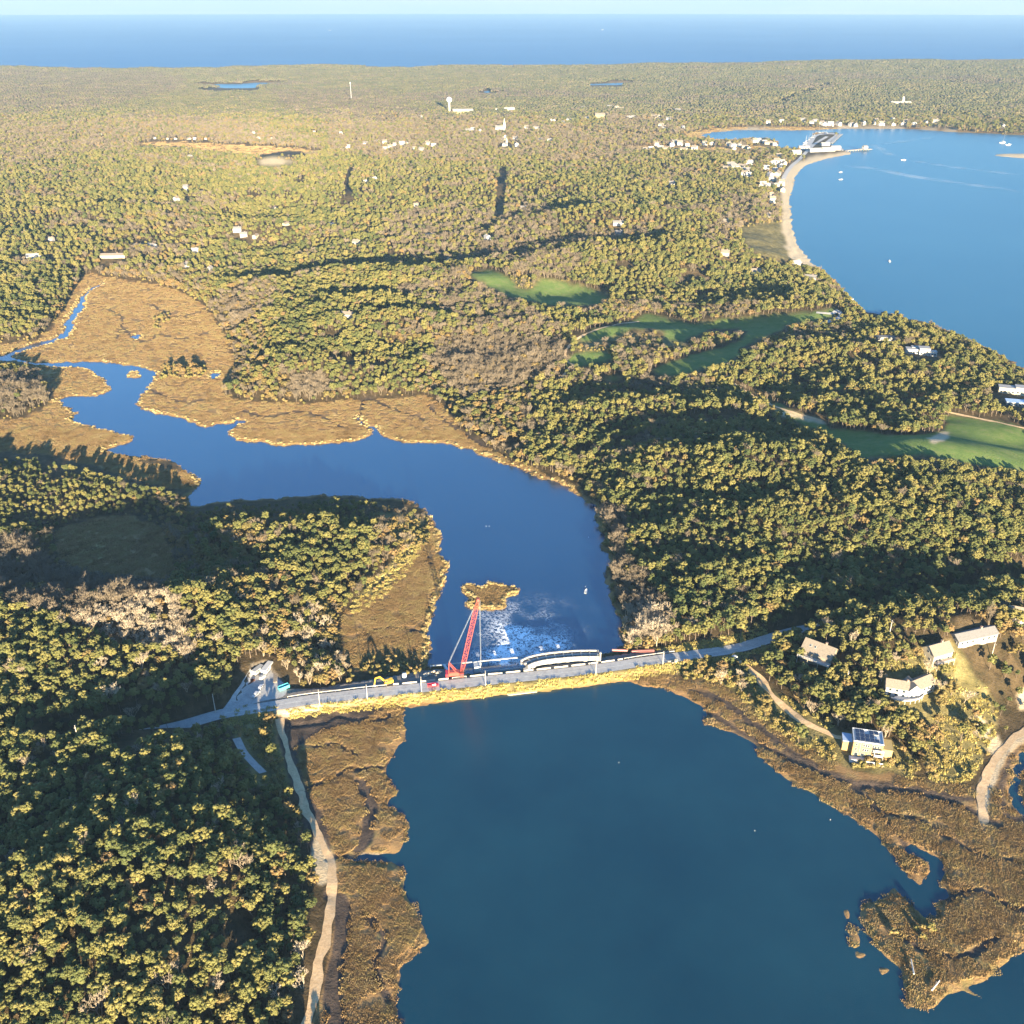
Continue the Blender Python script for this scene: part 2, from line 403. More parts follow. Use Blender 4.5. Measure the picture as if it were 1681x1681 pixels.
SANDS = [[(1284,300),(1300,270),(1345,255),(1398,249),(1398,254),(1350,266),(1322,276),(1306,300),(1299,340),(1306,376),(1316,402),(1342,438),(1300,425),(1290,400),(1282,360)],
 [(1378,470),(1395,483),(1412,500),(1404,502),(1385,486)],
 [(424,262),(440,260.5),(468,261),(482,265),(452,270),(428,270)],
 [(1592,1178),(1610,1172),(1618,1190),(1624,1206),(1610,1212),(1598,1198)],[(1630,1205),(1646,1215),(1640,1240),(1622,1232)],
 [(1668,1140),(1700,1125),(1700,1160),(1676,1166)],
 [(520,1370),(545,1395),(552,1440),(525,1455),(515,1420)], [(1615,1360),(1605,1300),(1625,1260),(1650,1220),(1690,1185),(1690,1210),(1655,1240),(1632,1290),(1620,1350)],
 [(1380,207),(1450,209),(1560,212),(1560,216),(1460,211.5),(1380,212.5)], [(1000,1062),(1010,1060),(1005,1066)],
 [(1628,249),(1720,250),(1720,265),(1628,260)],[(1150,219),(1230,210),(1290,212),(1290,215),(1220,213),(1165,220)], [(455,1160),(640,1138),(690,1128),(690,1136),(560,1158),(470,1180)],
 [(1290,675),(1352,690),(1345,695),(1285,680)], [(1525,720),(1555,708),(1560,718),(1535,728)], [(560,1410),(600,1404),(640,1404),(600,1409)]]
MUD = [[(468,1185),(540,1168),(640,1160),(600,1180),(520,1205),(490,1230)],[(455,1170),(480,1190),(500,1290),(530,1340),(545,1390),(515,1400),(490,1320),(470,1260)],
 [(1130,1130),(1200,1148),(1258,1197),(1328,1247),(1400,1277),(1500,1290),(1600,1310),(1600,1318),(1490,1300),(1390,1288),(1318,1255),(1245,1202),(1190,1160)],
 [(1690,1215),(1662,1250),(1650,1290),(1655,1330),(1675,1345),(1690,1345),(1690,1360),(1660,1350),(1640,1320),(1640,1280),(1655,1245)],
 [(550,1470),(575,1500),(575,1560),(550,1620),(540,1600),(548,1540)], [(590,1290),(605,1290),(612,1340),(598,1390),(590,1380),(598,1340)]]
DRY = [[(1220,370),(1285,362),(1292,400),(1300,425),(1250,420),(1215,390)],[(690,200),(760,195),(700,210)],[(900,215),(960,210),(1050,217),(1180,225),(1050,226),(940,220)],
 [(1450,1090),(1560,1050),(1600,1110),(1640,1160),(1600,1280),(1530,1280),(1500,1200),(1460,1160)],[(800,450),(880,455),(940,462),(880,475),(840,470)],
 [(940,560),(1010,545),(1110,560),(1130,575),(1060,585),(960,585)],[(1260,1190),(1330,1235),(1400,1265),(1500,1275),(1480,1220),(1380,1200),(1300,1150),(1200,1100),(1130,1090),(1110,1105),(1190,1125)],
 [(600,840),(700,850),(700,890),(640,970),(570,1010),(600,960),(660,900)], [(1240,640),(1290,670),(1340,690),(1270,680)], [(360,1170),(460,1160),(480,1280),(430,1300),(380,1200)],
 [(425,258),(480,258),(480,275),(425,275)]]
BARE_WOOD = [[(-80,120),(60,117),(300,128),(300,150),(180,175),(60,190),(-80,195)],[(-60,895),(40,890),(110,925),(200,945),(260,965),(300,1010),(330,1060),(300,1085),(240,1070),(150,1040),(60,1010),(-60,990)],
 [(980,830),(1020,850),(1030,920),(1060,960),(1100,1010),(1100,1065),(1020,1065),(1010,985),(990,940)],
 [(470,618),(530,615),(540,655),(475,655)],[(640,350),(900,340),(930,400),(960,440),(900,470),(780,440),(700,440),(620,400)],
 [(640,480),(760,450),(850,500),(920,540),(930,600),(850,640),(760,660),(700,600),(760,540)],
 [(-60,195),(80,205),(220,190),(350,195),(450,215),(530,235),(530,250),(430,242),(270,232),(200,248),(60,270),(-60,275)],
 [(-60,620),(60,610),(80,660),(60,700),(-60,690)],[(120,755),(230,780),(250,800),(190,790)],[(1190,330),(1270,320),(1285,360),(1220,380),(1180,420),(1150,400)],
 [(540,205),(700,190),(900,205),(1060,225),(1130,245),(1000,262),(850,262),(620,265),(540,250)],[(440,150),(620,150),(700,190),(560,205),(470,185)],
 [(580,1020),(640,1000),(715,1010),(700,1090),(600,1100)],[(980,190),(1120,195),(1120,222),(1000,220)]]
OAK_WOOD = [[(230,820),(420,825),(480,830),(440,900),(470,960),(560,1000),(570,1090),(470,1110),(420,1070),(430,1000),(340,980),(290,930)],
 [(600,820),(700,850),(700,900),(640,970),(590,1000),(610,900)],[(860,630),(880,700),(860,760),(960,810),(990,830),(900,790),(780,720),(740,690),(800,650)],
 [(350,480),(420,500),(440,600),(560,650),(400,660),(370,600)],[(160,430),(350,450),(350,490),(250,465),(150,452)],[(470,1085),(620,1085),(690,1090),(640,1112),(480,1130)],
 [(1440,1200),(1560,1190),(1590,1280),(1500,1280),(1450,1250)],[(1530,1020),(1700,1000),(1700,1100),(1600,1080)]]
OPEN = [[(1316,243),(1337,220),(1379,218),(1363,237),(1390,247),(1398,253),(1345,260),(1312,262),(1300,256)], [(425,262),(480,262),(480,273),(425,273)]]

# ------------------------------------------------------------------ material helpers
def new_mat(name):
    m = bpy.data.materials.new(name)
    m.use_nodes = True
    nt = m.node_tree
    for n in list(nt.nodes): nt.nodes.remove(n)
    out = nt.nodes.new('ShaderNodeOutputMaterial')
    b = nt.nodes.new('ShaderNodeBsdfPrincipled')
    nt.links.new(b.outputs[0], out.inputs[0])
    return m, nt, b

def set_rgb(sock, c): sock.default_value = (c[0], c[1], c[2], 1.0)

def noise_node(nt, scale, detail=4, rough=0.6, vec=None):
    n = nt.nodes.new('ShaderNodeTexNoise')
    n.inputs['Scale'].default_value = scale
    n.inputs['Detail'].default_value = detail
    n.inputs['Roughness'].default_value = rough
    if vec is not None: nt.links.new(vec, n.inputs['Vector'])
    return n

def ramp(nt, fac, stops):
    r = nt.nodes.new('ShaderNodeValToRGB')
    e = r.color_ramp.elements
    e[0].position, e[1].position = stops[0][0], stops[-1][0]
    e[0].color = (*stops[0][1], 1); e[1].color = (*stops[-1][1], 1)
    for p, c in stops[1:-1]:
        x = e.new(p); x.color = (*c, 1)
    nt.links.new(fac, r.inputs[0])
    return r

def mixc(nt, fac, a, b, blend='MIX'):
    m = nt.nodes.new('ShaderNodeMix')
    m.data_type = 'RGBA'; m.blend_type = blend
    if isinstance(fac, float): m.inputs[0].default_value = fac
    else: nt.links.new(fac, m.inputs[0])
    for s, v in ((m.inputs[6], a), (m.inputs[7], b)):
        if isinstance(v, tuple): s.default_value = (*v, 1)
        else: nt.links.new(v, s)
    return m.outputs[2]

def obj_coord(nt):
    return nt.nodes.new('ShaderNodeTexCoord').outputs['Object']

_pl = {}
def plain(name, c, rough=0.75, var=0.12, scale=1.5, metal=0.0):
    """a painted / plain surface with a little procedural wear"""
    if name in _pl: return _pl[name]
    m, nt, b = new_mat(name)
    v = obj_coord(nt)
    n = noise_node(nt, scale, 4, 0.65, v)
    lo = tuple(x * (1 - var * 2) for x in c); hi = tuple(min(x * (1 + var), 0.9) for x in c)
    r = ramp(nt, n.outputs[0], [(0.3, lo), (0.5, c), (0.75, hi)])
    nt.links.new(r.outputs[0], b.inputs['Base Color'])
    b.inputs['Roughness'].default_value = rough
    b.inputs['Metallic'].default_value = metal
    _pl[name] = m
    return m

def foliage(name, stops, rough=0.85, transl=0.0, fine=0.6, place=0.03, wplace=0.6):
    """leaf colour: differs from tree to tree (object random) and leaf clump to leaf clump (noise)"""
    m, nt, b = new_mat(name)
    oi = nt.nodes.new('ShaderNodeObjectInfo')
    geo = nt.nodes.new('ShaderNodeNewGeometry')
    n = noise_node(nt, fine, 2, 0.6, geo.outputs['Position'])
    n2 = noise_node(nt, place, 4, 0.65, geo.outputs['Position'])
    def madd(x, k, c=None):
        q = nt.nodes.new('ShaderNodeMath'); q.operation = 'MULTIPLY_ADD'
        nt.links.new(x, q.inputs[0]); q.inputs[1].default_value = k
        if c is None or isinstance(c, float): q.inputs[2].default_value = c or 0.0
        else: nt.links.new(c, q.inputs[2])
        return q.outputs[0]
    ma = madd(n2.outputs[0], wplace, madd(n.outputs[0], 0.45, madd(oi.outputs['Random'], 0.5, -0.475 - 0.5 * wplace + 0.5)))
    r = ramp(nt, ma, stops)
    nt.links.new(r.outputs[0], b.inputs['Base Color'])
    b.inputs['Roughness'].default_value = rough
    b.inputs['Specular IOR Level'].default_value = 0.15
    if transl > 0:
        t = nt.nodes.new('ShaderNodeBsdfTranslucent')
        nt.links.new(r.outputs[0], t.inputs['Color'])
        mx = nt.nodes.new('ShaderNodeMixShader'); mx.inputs[0].default_value = transl
        nt.links.new(b.outputs[0], mx.inputs[1]); nt.links.new(t.outputs[0], mx.inputs[2])
        nt.links.new(mx.outputs[0], nt.nodes['Material Output'].inputs[0])
    return m

# ------------------------------------------------------------------ object helpers
def tag(o, label=None, cat=None, group=None, kind=None):
    if label: o['label'] = label
    if cat: o['category'] = cat
    if group: o['group'] = group
    if kind: o['kind'] = kind
    return o

def empty(name, loc, rz=0.0, label=None, cat=None, group=None):
    o = bpy.data.objects.new(name, None)
    COL.objects.link(o)
    o.location = loc; o.rotation_euler = (0, 0, rz)
    o.empty_display_size = 1.0
    return tag(o, label, cat, group)

def np_mesh(name, V, F, mats, mi=None, smooth=False):
    """mesh from numpy arrays; F is (n,k) or a list of lists"""
    me = bpy.data.meshes.new(name)
    V = np.asarray(V, np.float32)
    if isinstance(F, np.ndarray):
        k = F.shape[1]
        me.vertices.add(len(V)); me.vertices.foreach_set('co', V.ravel())
        me.loops.add(F.size); me.loops.foreach_set('vertex_index', F.astype(np.int32).ravel())
        me.polygons.add(len(F)); me.polygons.foreach_set('loop_start', np.arange(0, F.size, k, dtype=np.int32))
        if smooth: me.polygons.foreach_set('use_smooth', np.ones(len(F), bool))
        if mi is not None: me.polygons.foreach_set('material_index', np.asarray(mi, np.int32))
        me.update(calc_edges=True)
    else:
        me.from_pydata([tuple(map(float, v)) for v in V], [], F)
        if mi is not None: me.polygons.foreach_set('material_index', np.asarray(mi, np.int32))
        me.update()
    for m in (mats if isinstance(mats, (list, tuple)) else [mats]): me.materials.append(m)
    return me

def link_mesh(name, me, parent=None, loc=(0, 0, 0), rz=0.0):
    o = bpy.data.objects.new(name, me)
    COL.objects.link(o)
    o.parent = parent
    o.location = loc; o.rotation_euler = (0, 0, rz)
    return o

class MB:
    """collects boxes, beams, tubes and polygons; build() links them as one mesh object"""
    def __init__(s): s.v = []; s.f = []; s.mi = []
    def add(s, vs, fs, mi=0):
        k = len(s.v); s.v += [tuple(map(float, v)) for v in vs]
        s.f += [[i + k for i in f] for f in fs]; s.mi += [mi] * len(fs)
        return s
    def box(s, c, d, rz=0.0, mi=0, top=1.0):
        hx, hy, hz = d[0] / 2, d[1] / 2, d[2] / 2
        ca, sa = math.cos(rz), math.sin(rz)
        vs = []
        for z, k in ((-hz, 1.0), (hz, top)):
            for x, y in ((-hx, -hy), (hx, -hy), (hx, hy), (-hx, hy)):
                x *= k; y *= k
                vs.append((c[0] + x * ca - y * sa, c[1] + x * sa + y * ca, c[2] + z))
        return s.add(vs, [[3, 2, 1, 0], [4, 5, 6, 7], [0, 1, 5, 4], [1, 2, 6, 5], [2, 3, 7, 6], [3, 0, 4, 7]], mi)
    def beam(s, a, b, w, h=None, mi=0):
        a = Vector(a); b = Vector(b); h = h or w
        d = (b - a).normalized()
        up = Vector((0, 0, 1)) if abs(d.z) < 0.95 else Vector((0, 1, 0))
        r = d.cross(up).normalized(); q = r.cross(d).normalized()
        vs = []
        for p in (a, b):
            for x, y in ((-1, -1), (1, -1), (1, 1), (-1, 1)):
                vs.append(p + r * (x * w / 2) + q * (y * h / 2))
        return s.add(vs, [[3, 2, 1, 0], [4, 5, 6, 7], [0, 1, 5, 4], [1, 2, 6, 5], [2, 3, 7, 6], [3, 0, 4, 7]], mi)
    def tube(s, a, b, r0, r1=None, n=8, mi=0, caps=True):
        a = Vector(a); b = Vector(b); r1 = r0 if r1 is None else r1
        d = (b - a).normalized()
        up = Vector((0, 0, 1)) if abs(d.z) < 0.95 else Vector((0, 1, 0))
        r = d.cross(up).normalized(); q = r.cross(d).normalized()
        vs = []
        for p, rad in ((a, r0), (b, r1)):
            for i in range(n):
                t = 2 * math.pi * i / n
                vs.append(p + r * (math.cos(t) * rad) + q * (math.sin(t) * rad))
        fs = [[i, (i + 1) % n, n + (i + 1) % n, n + i] for i in range(n)]
        if caps: fs += [list(range(n))[::-1], list(range(n, 2 * n))]
        return s.add(vs, fs, mi)
    def lathe(s, c, prof, n=16, mi=0):
        vs = []; fs = []
        for r, z in prof:
            for i in range(n):
                t = 2 * math.pi * i / n
                vs.append((c[0] + r * math.cos(t), c[1] + r * math.sin(t), c[2] + z))
        for k in range(len(prof) - 1):
            for i in range(n):
                fs.append([k * n + i, k * n + (i + 1) % n, (k + 1) * n + (i + 1) % n, (k + 1) * n + i])
        fs += [list(range(n))[::-1], list(range((len(prof) - 1) * n, len(prof) * n))]
        return s.add(vs, fs, mi)
    def prism(s, prof, axis_len, c=(0, 0, 0), rz=0.0, mi=0):
        """profile in (y, z), extruded along x, centred"""
        n = len(prof); ca, sa = math.cos(rz), math.sin(rz); vs = []
        for x in (-axis_len / 2, axis_len / 2):
            for y, z in prof:
                vs.append((c[0] + x * ca - y * sa, c[1] + x * sa + y * ca, c[2] + z))
        fs = [[i, (i + 1) % n, n + (i + 1) % n, n + i] for i in range(n)] + [list(range(n))[::-1], list(range(n, 2 * n))]
        return s.add(vs, fs, mi)
    def build(s, name, mats, parent=None, loc=(0, 0, 0), rz=0.0):
        return link_mesh(name, np_mesh(name, s.v, s.f, mats, s.mi), parent, loc, rz)

# ------------------------------------------------------------------ the ground
tpx, tpy = proj(GX + jx * 3.0 * nscale, GY + jy * 3.0 * nscale, Z)
def cover(polys):
    m = np.zeros(GX.shape, bool)
    for p in polys: m |= inpoly(tpx, tpy, smooth_poly(p, 2))
    return m
def blur(m, k=1):
    f = m.astype(np.float32)
    for _ in range(k):
        f[1:-1] = (f[:-2] + 2 * f[1:-1] + f[2:]) / 4
        f[:, 1:-1] = (f[:, :-2] + 2 * f[:, 1:-1] + f[:, 2:]) / 4
    return f
C_MARSH = (M | W | (DS < 2.5)) & (Z < 2.0)
GOLF_ALL = cover(GOLF); C_LAWN = blur(GOLF_ALL, 5) > 0.62 + 0.55 * fnoise(GX / 16, GY / 16, 87, 3);
C_LAWN &= GOLF_ALL; C_SAND = cover(SANDS); C_MUD = cover(MUD) | ((CRK > 0.4) & (Z < 2)); C_DRY = cover(DRY) | (GOLF_ALL & ~C_LAWN)
C_BANK = (DR < 11) & (DR > 4.0) & dk
C_DIRT = (YD | PD) & (DR > 4.0)
C_OPEN = GOLF_ALL | C_LAWN | C_SAND | C_MUD | C_DIRT | (DR < 7.5) | C_BANK | cover(OPEN)

ii = np.arange(NR - 1)[:, None] * NA + np.arange(NA - 1)[None, :]
TF = np.stack([ii, ii + 1, ii + NA + 1, ii + NA], -1).reshape(-1, 4)
TV = np.stack([GX, GY, Z], -1).reshape(-1, 3)

gm, nt, gb = new_mat('ground_cover')
vec = obj_coord(nt)
def attr(name):
    a = nt.nodes.new('ShaderNodeAttribute'); a.attribute_name = name
    s = nt.nodes.new('ShaderNodeSeparateColor'); nt.links.new(a.outputs['Color'], s.inputs[0])
    return s.outputs
A1, A2 = attr('cover_a'), attr('cover_b')
nb = noise_node(nt, 0.018, 5, 0.65, vec); nm = noise_node(nt, 0.12, 5, 0.7, vec); nf = noise_node(nt, 0.9, 4, 0.7, vec)
floor_c = ramp(nt, nm.outputs[0], [(0.3, (0.030, 0.028, 0.014)), (0.5, (0.070, 0.050, 0.026)), (0.7, (0.12, 0.085, 0.045))])
mrs = nt.nodes.new('ShaderNodeMath'); mrs.operation = 'MULTIPLY_ADD'; nt.links.new(nb.outputs[0], mrs.inputs[0]); mrs.inputs[1].default_value = 0.6
mr2 = nt.nodes.new('ShaderNodeMath'); mr2.operation = 'MULTIPLY'; nt.links.new(nm.outputs[0], mr2.inputs[0]); mr2.inputs[1].default_value = 0.45
nt.links.new(mr2.outputs[0], mrs.inputs[2])
marsh_c = ramp(nt, mrs.outputs[0], [(0.36, (0.16, 0.095, 0.045)), (0.46, (0.26, 0.155, 0.066)), (0.54, (0.30, 0.185, 0.080)), (0.62, (0.25, 0.19, 0.07)), (0.70, (0.38, 0.26, 0.13))])
lawn_c = ramp(nt, nm.outputs[0], [(0.3, (0.085, 0.135, 0.034)), (0.5, (0.115, 0.165, 0.042)), (0.7, (0.16, 0.175, 0.062))])
sand_c = ramp(nt, nf.outputs[0], [(0.3, (0.42, 0.32, 0.19)), (0.7, (0.60, 0.48, 0.31))])
mud_c = ramp(nt, nm.outputs[0], [(0.35, (0.045, 0.036, 0.030)), (0.65, (0.12, 0.085, 0.06))])
dry_c = ramp(nt, nm.outputs[0], [(0.3, (0.07, 0.064, 0.028)), (0.5, (0.15, 0.124, 0.05)), (0.7, (0.26, 0.21, 0.092))])
dirt_c = ramp(nt, nf.outputs[0], [(0.3, (0.13, 0.115, 0.10)), (0.7, (0.26, 0.23, 0.20))])
c = mixc(nt, A2[1], floor_c.outputs[0], dry_c.outputs[0])
c = mixc(nt, A1[0], c, marsh_c.outputs[0])
c = mixc(nt, A1[1], c, lawn_c.outputs[0])
c = mixc(nt, A2[0], c, mud_c.outputs[0])
c = mixc(nt, A1[2], c, sand_c.outputs[0])
c = mixc(nt, A2[2], c, dirt_c.outputs[0])
nt.links.new(c, gb.inputs['Base Color'])
gb.inputs['Roughness'].default_value = 0.95
gb.inputs['Specular IOR Level'].default_value = 0.1
bp = nt.nodes.new('ShaderNodeBump'); bp.inputs['Strength'].default_value = 0.9; bp.inputs['Distance'].default_value = 0.7
nt.links.new(nf.outputs[0], bp.inputs['Height'])
nt.links.new(bp.outputs[0], gb.inputs['Normal'])

tme = np_mesh('ground', TV, TF, gm, smooth=True)
for nm_, chans in (('cover_a', (C_MARSH, C_LAWN, C_SAND)), ('cover_b', (C_MUD, C_DRY | C_BANK, C_DIRT))):
    at_ = tme.color_attributes.new(nm_, 'FLOAT_COLOR', 'POINT')
    arr = np.ones((NR * NA, 4), np.float32)
    for k, cmask in enumerate(chans): arr[:, k] = blur(cmask).ravel()
    at_.data.foreach_set('color', arr.ravel())
ground = link_mesh('ground', tme)
tag(ground, 'sandy woodland and salt marsh terrain running from the river mouth to the far coast', None, None, 'structure')

# ------------------------------------------------------------------ water sheets
def water_mat(name, deep, shallow, rough, wave, bscale, bstr, spec=0.5, ior=1.33):
    m, nt, b = new_mat(name)
    v = obj_coord(nt)
    n = noise_node(nt, wave, 4, 0.6, v)
    r = ramp(nt, n.outputs[0], [(0.35, deep), (0.68, shallow)])
    nt.links.new(r.outputs[0], b.inputs['Base Color'])
    b.inputs['Roughness'].default_value = rough
    b.inputs['IOR'].default_value = ior
    b.inputs['Specular IOR Level'].default_value = spec
    w = noise_node(nt, bscale, 3, 0.6, v)
    bp = nt.nodes.new('ShaderNodeBump'); bp.inputs['Strength'].default_value = bstr; bp.inputs['Distance'].default_value = 0.25
    nt.links.new(w.outputs[0], bp.inputs['Height']); nt.links.new(bp.outputs[0], b.inputs['Normal'])
    return m
def fan(r0, r1, a0, a1, nr, na):
    rs = np.geomspace(r0, r1, nr); az_ = np.linspace(a0, a1, na)
    X = rs[:, None] * np.sin(az_)[None]; Y = rs[:, None] * np.cos(az_)[None]
    i = np.arange(nr - 1)[:, None] * na + np.arange(na - 1)[None]
    return np.stack([X, Y, 0 * X], -1).reshape(-1, 3), np.stack([i, i + 1, i + na + 1, i + na], -1).reshape(-1, 4)
def strip_sheet(x0, x1, y0, y1, nx, ny):
    xs = np.linspace(x0, x1, nx); ys = np.linspace(y0, y1, ny)
    X, Y = np.meshgrid(xs, ys)
    i = np.arange(ny - 1)[:, None] * nx + np.arange(nx - 1)[None]
    return np.stack([X, Y, 0 * X], -1).reshape(-1, 3), np.stack([i, i + 1, i + nx + 1, i + nx], -1).reshape(-1, 4)
lag_m = water_mat('lagoon_water', (0.003, 0.030, 0.046), (0.007, 0.044, 0.060), 0.25, 0.012, 1.4, 0.12, 0.7, 1.45)
riv_m = water_mat('river_water', (0.002, 0.020, 0.055), (0.004, 0.027, 0.066), 0.22, 0.008, 1.4, 0.12, 1.0, 1.62)
bay_m = water_mat('bay_water', (0.030, 0.118, 0.185), (0.040, 0.138, 0.205), 0.3, 0.002, 0.6, 0.10, 0.16)
sea_m = water_mat('ocean_water', (0.022, 0.088, 0.195), (0.036, 0.110, 0.230), 0.4, 0.0004, 0.3, 0.10, 0.08)
ra = road_w[np.argmin(abs(road_w[:, 0] + 100))]; rb = road_w[np.argmin(abs(road_w[:, 0] - 80))]
def mid_y(x): return float(ra[1] + (x - ra[0]) * (rb[1] - ra[1]) / (rb[0] - ra[0]))
# the causeway runs a little askew: both near sheets end under it
V_ = np.array([(-420, 60, 0), (420, 60, 0), (420, mid_y(420), 0), (-420, mid_y(-420), 0)])
o = link_mesh('lagoon_water', np_mesh('lagoon_water', V_, [[0, 1, 2, 3]], lag_m)); tag(o, 'dark teal salt water below the causeway', None, None, 'structure')
V_ = np.array([(-420, mid_y(-420), 0), (420, mid_y(420), 0), (420, 1500, 0), (-800, 1500, 0), (-800, mid_y(-420), 0)])
o = link_mesh('river_water', np_mesh('river_water', V_, [[0, 1, 2, 3, 4]], riv_m)); tag(o, 'deep blue river water above the causeway', None, None, 'structure')
V_ = np.array([(420, 60, 0), (4200, 60, 0), (7000, 5400, 0), (-5200, 5400, 0), (-800, 1500, 0), (420, 1500, 0)])
o = link_mesh('bay_water', np_mesh('bay_water', V_, [[0, 1, 2, 3, 4, 5]], bay_m)); tag(o, 'pale blue harbour water beside the town', None, None, 'structure')
V_, F_ = fan(5400, 33000, R(-52), R(52), 24, 40)
V_[:40, 1] = 5400.0; V_[:40, 0] = np.linspace(-7000, 7000, 40)
o = link_mesh('ocean', np_mesh('ocean', V_, F_, sea_m)); tag(o, 'open blue ocean reaching the horizon', None, None, 'structure')

# ------------------------------------------------------------------ plant meshes
import bmesh
_bm = bmesh.new(); bmesh.ops.create_icosphere(_bm, subdivisions=2, radius=1.0)
ICO_V = np.array([v.co[:] for v in _bm.verts]); ICO_F = np.array([[v.index for v in f.verts] for f in _bm.faces]); _bm.free()
_bm = bmesh.new(); bmesh.ops.create_icosphere(_bm, subdivisions=1, radius=1.0)
ICL_V = np.array([v.co[:] for v in _bm.verts]); ICL_F = np.array([[v.index for v in f.verts] for f in _bm.faces]); _bm.free()

def lump(rng, c, r, flat=0.75, lowpoly=False, jit=0.40):
    V0, F0 = (ICL_V, ICL_F) if lowpoly else (ICO_V, ICO_F)
    V = V0 * (1 + rng.uniform(-jit, jit, (len(V0), 1)))
    V = V + rng.normal(0, jit * 0.22, V.shape)
    a = rng.uniform(0, 6.28); ca, sa = math.cos(a), math.sin(a)
    V = V @ np.array([[ca, sa, 0], [-sa, ca, 0], [0, 0, 1]])
    return V * np.array([r, r, r * flat]) + np.array(c), F0

def leaf_tris(rng, cs, size):
    """loose leaf sprays: a small triangle turned anyhow at each point"""
    n = len(cs)
    d1 = rng.normal(size=(n, 3)); d1 /= np.linalg.norm(d1, axis=1, keepdims=True)
    d2 = rng.normal(size=(n, 3)); d2 -= d1 * (d1 * d2).sum(1, keepdims=True); d2 /= np.linalg.norm(d2, axis=1, keepdims=True)
    s = rng.uniform(0.6, 1.2, (n, 1)) * size
    V = np.stack([cs - d1 * s * 0.5 - d2 * s * 0.45, cs + d1 * s * 0.5 - d2 * s * 0.3, cs + d2 * s * 0.6], 1).reshape(-1, 3)
    return V, np.arange(3 * n).reshape(n, 3)

def gather(parts):
    Vs, Fs, k = [], [], 0
    for V, F in parts:
        Vs.append(V); Fs.append(F + k); k += len(V)
    return np.concatenate(Vs), np.concatenate(Fs)

def crown_mesh(name, rng, mat, nl, rad, hgt, zc, r0, r1, sprays, spray, flat=0.75, lowpoly=False):
    parts = []
    cs = []
    for i in range(nl):
        th = rng.uniform(0, 6.283) if i else 0.0
        zz = rng.uniform(-0.55, 1.0) if i > 2 else rng.uniform(0.6, 1.0)
        q = math.sqrt(max(0.05, 1 - (zz * 0.92) ** 2)) * rng.uniform(0.55, 1.05)
        c = (rad * q * math.cos(th), rad * q * math.sin(th), zc + hgt * zz)
        r = rng.uniform(r0, r1)
        parts.append(lump(rng, c, r, flat * rng.uniform(0.8, 1.2), lowpoly))
        cs.append((c, r))
    parts.append(lump(rng, (0, 0, zc - 0.1 * hgt), rad * 0.62, hgt / rad * 0.9, True))
    if sprays:
        pts = []
        for k in range(sprays):
            c, r = cs[rng.integers(len(cs))]
            d = rng.normal(size=3); d /= np.linalg.norm(d)
            pts.append(np.array(c) + d * r * rng.uniform(0.85, 1.4) * np.array([1, 1, flat]))
        parts.append(leaf_tris(rng, np.array(pts), spray))
    V, F = gather(parts)
    return np_mesh(name, V, F, mat)

def trunk_mesh(name, rng, mat, h, r, limbs=5, reach=2.0):
    b = MB()
    p = Vector((0, 0, -0.6)); rad = r
    nseg = 4
    pts = [p]
    for i in range(nseg):
        q = p + Vector((rng.uniform(-.25, .25), rng.uniform(-.25, .25), (h + 0.6) / nseg))
        b.tube(p, q, rad, rad * 0.78, 7, caps=False); rad *= 0.78; p = q; pts.append(q)
    for k in range(limbs):
        a = pts[rng.integers(2, len(pts))]; t = rng.uniform(0, 6.28)
        e = a + Vector((math.cos(t) * reach, math.sin(t) * reach, rng.uniform(0.5, 1.6)))
        b.tube(a, e, r * 0.4, r * 0.12, 5, caps=False)
    return np_mesh(name, b.v, b.f, mat)

def bare_mesh(rng, h, spread, mat_t, levels=4, upright=0.75):
    """(trunk mesh, branches mesh) of a leafless tree: limbs that fork into fine twigs"""
    tr = MB(); br = MB()
    def grow(p, d, L, r, lev):
        q = p + d * L
        (tr if lev < 2 else br).tube(p, q, r, r * 0.65, 5 if lev < 2 else 3, caps=False)
        if lev >= levels: return
        n = (3, 3, 4, 4, 3)[lev]
        for k in range(n):
            t = rng.uniform(0, 6.28); s = rng.uniform(0.35, 0.75) * spread
            a = Vector((math.cos(t), math.sin(t), 0)) * s
            nd = (d * upright + a + Vector((0, 0, 0.22))).normalized()
            grow(p + d * L * rng.uniform(0.65, 1.0), nd, L * rng.uniform(0.55, 0.8), max(r * 0.55, 0.05), lev + 1)
    for k in range(2 + int(rng.integers(0, 2))):
        t = rng.uniform(0, 6.28)
        grow(Vector((math.cos(t) * .2, math.sin(t) * .2, -0.5)), Vector((math.cos(t) * .22, math.sin(t) * .22, 1)).normalized(), h * 0.36, 0.16, 0)
    return np_mesh('trunk', tr.v, tr.f, mat_t[0]), np_mesh('branches', br.v, br.f, mat_t[1])

m_pine = foliage('pine_needles', [(0.05, (0.050, 0.072, 0.027)), (0.3, (0.100, 0.108, 0.036)), (0.55, (0.158, 0.146, 0.046)), (0.75, (0.190, 0.166, 0.054)), (0.98, (0.215, 0.175, 0.066))], transl=0.12, place=0.016, wplace=1.1)
m_oak = foliage('oak_leaves', [(0.05, (0.12, 0.105, 0.034)), (0.4, (0.175, 0.135, 0.048)), (0.72, (0.21, 0.135, 0.058)), (0.95, (0.24, 0.19, 0.105))], transl=0.12)
m_shrub = foliage('shrub_leaves', [(0.05, (0.10, 0.10, 0.030)), (0.45, (0.18, 0.15, 0.050)), (0.7, (0.24, 0.17, 0.07)), (0.95, (0.22, 0.13, 0.06))], transl=0.1)
m_bark = foliage('pine_bark', [(0.0, (0.10, 0.075, 0.055)), (1.0, (0.20, 0.15, 0.11))])
m_twig = foliage('pale_twigs', [(0.0, (0.20, 0.155, 0.105)), (0.5, (0.33, 0.265, 0.185)), (1.0, (0.45, 0.38, 0.28))])
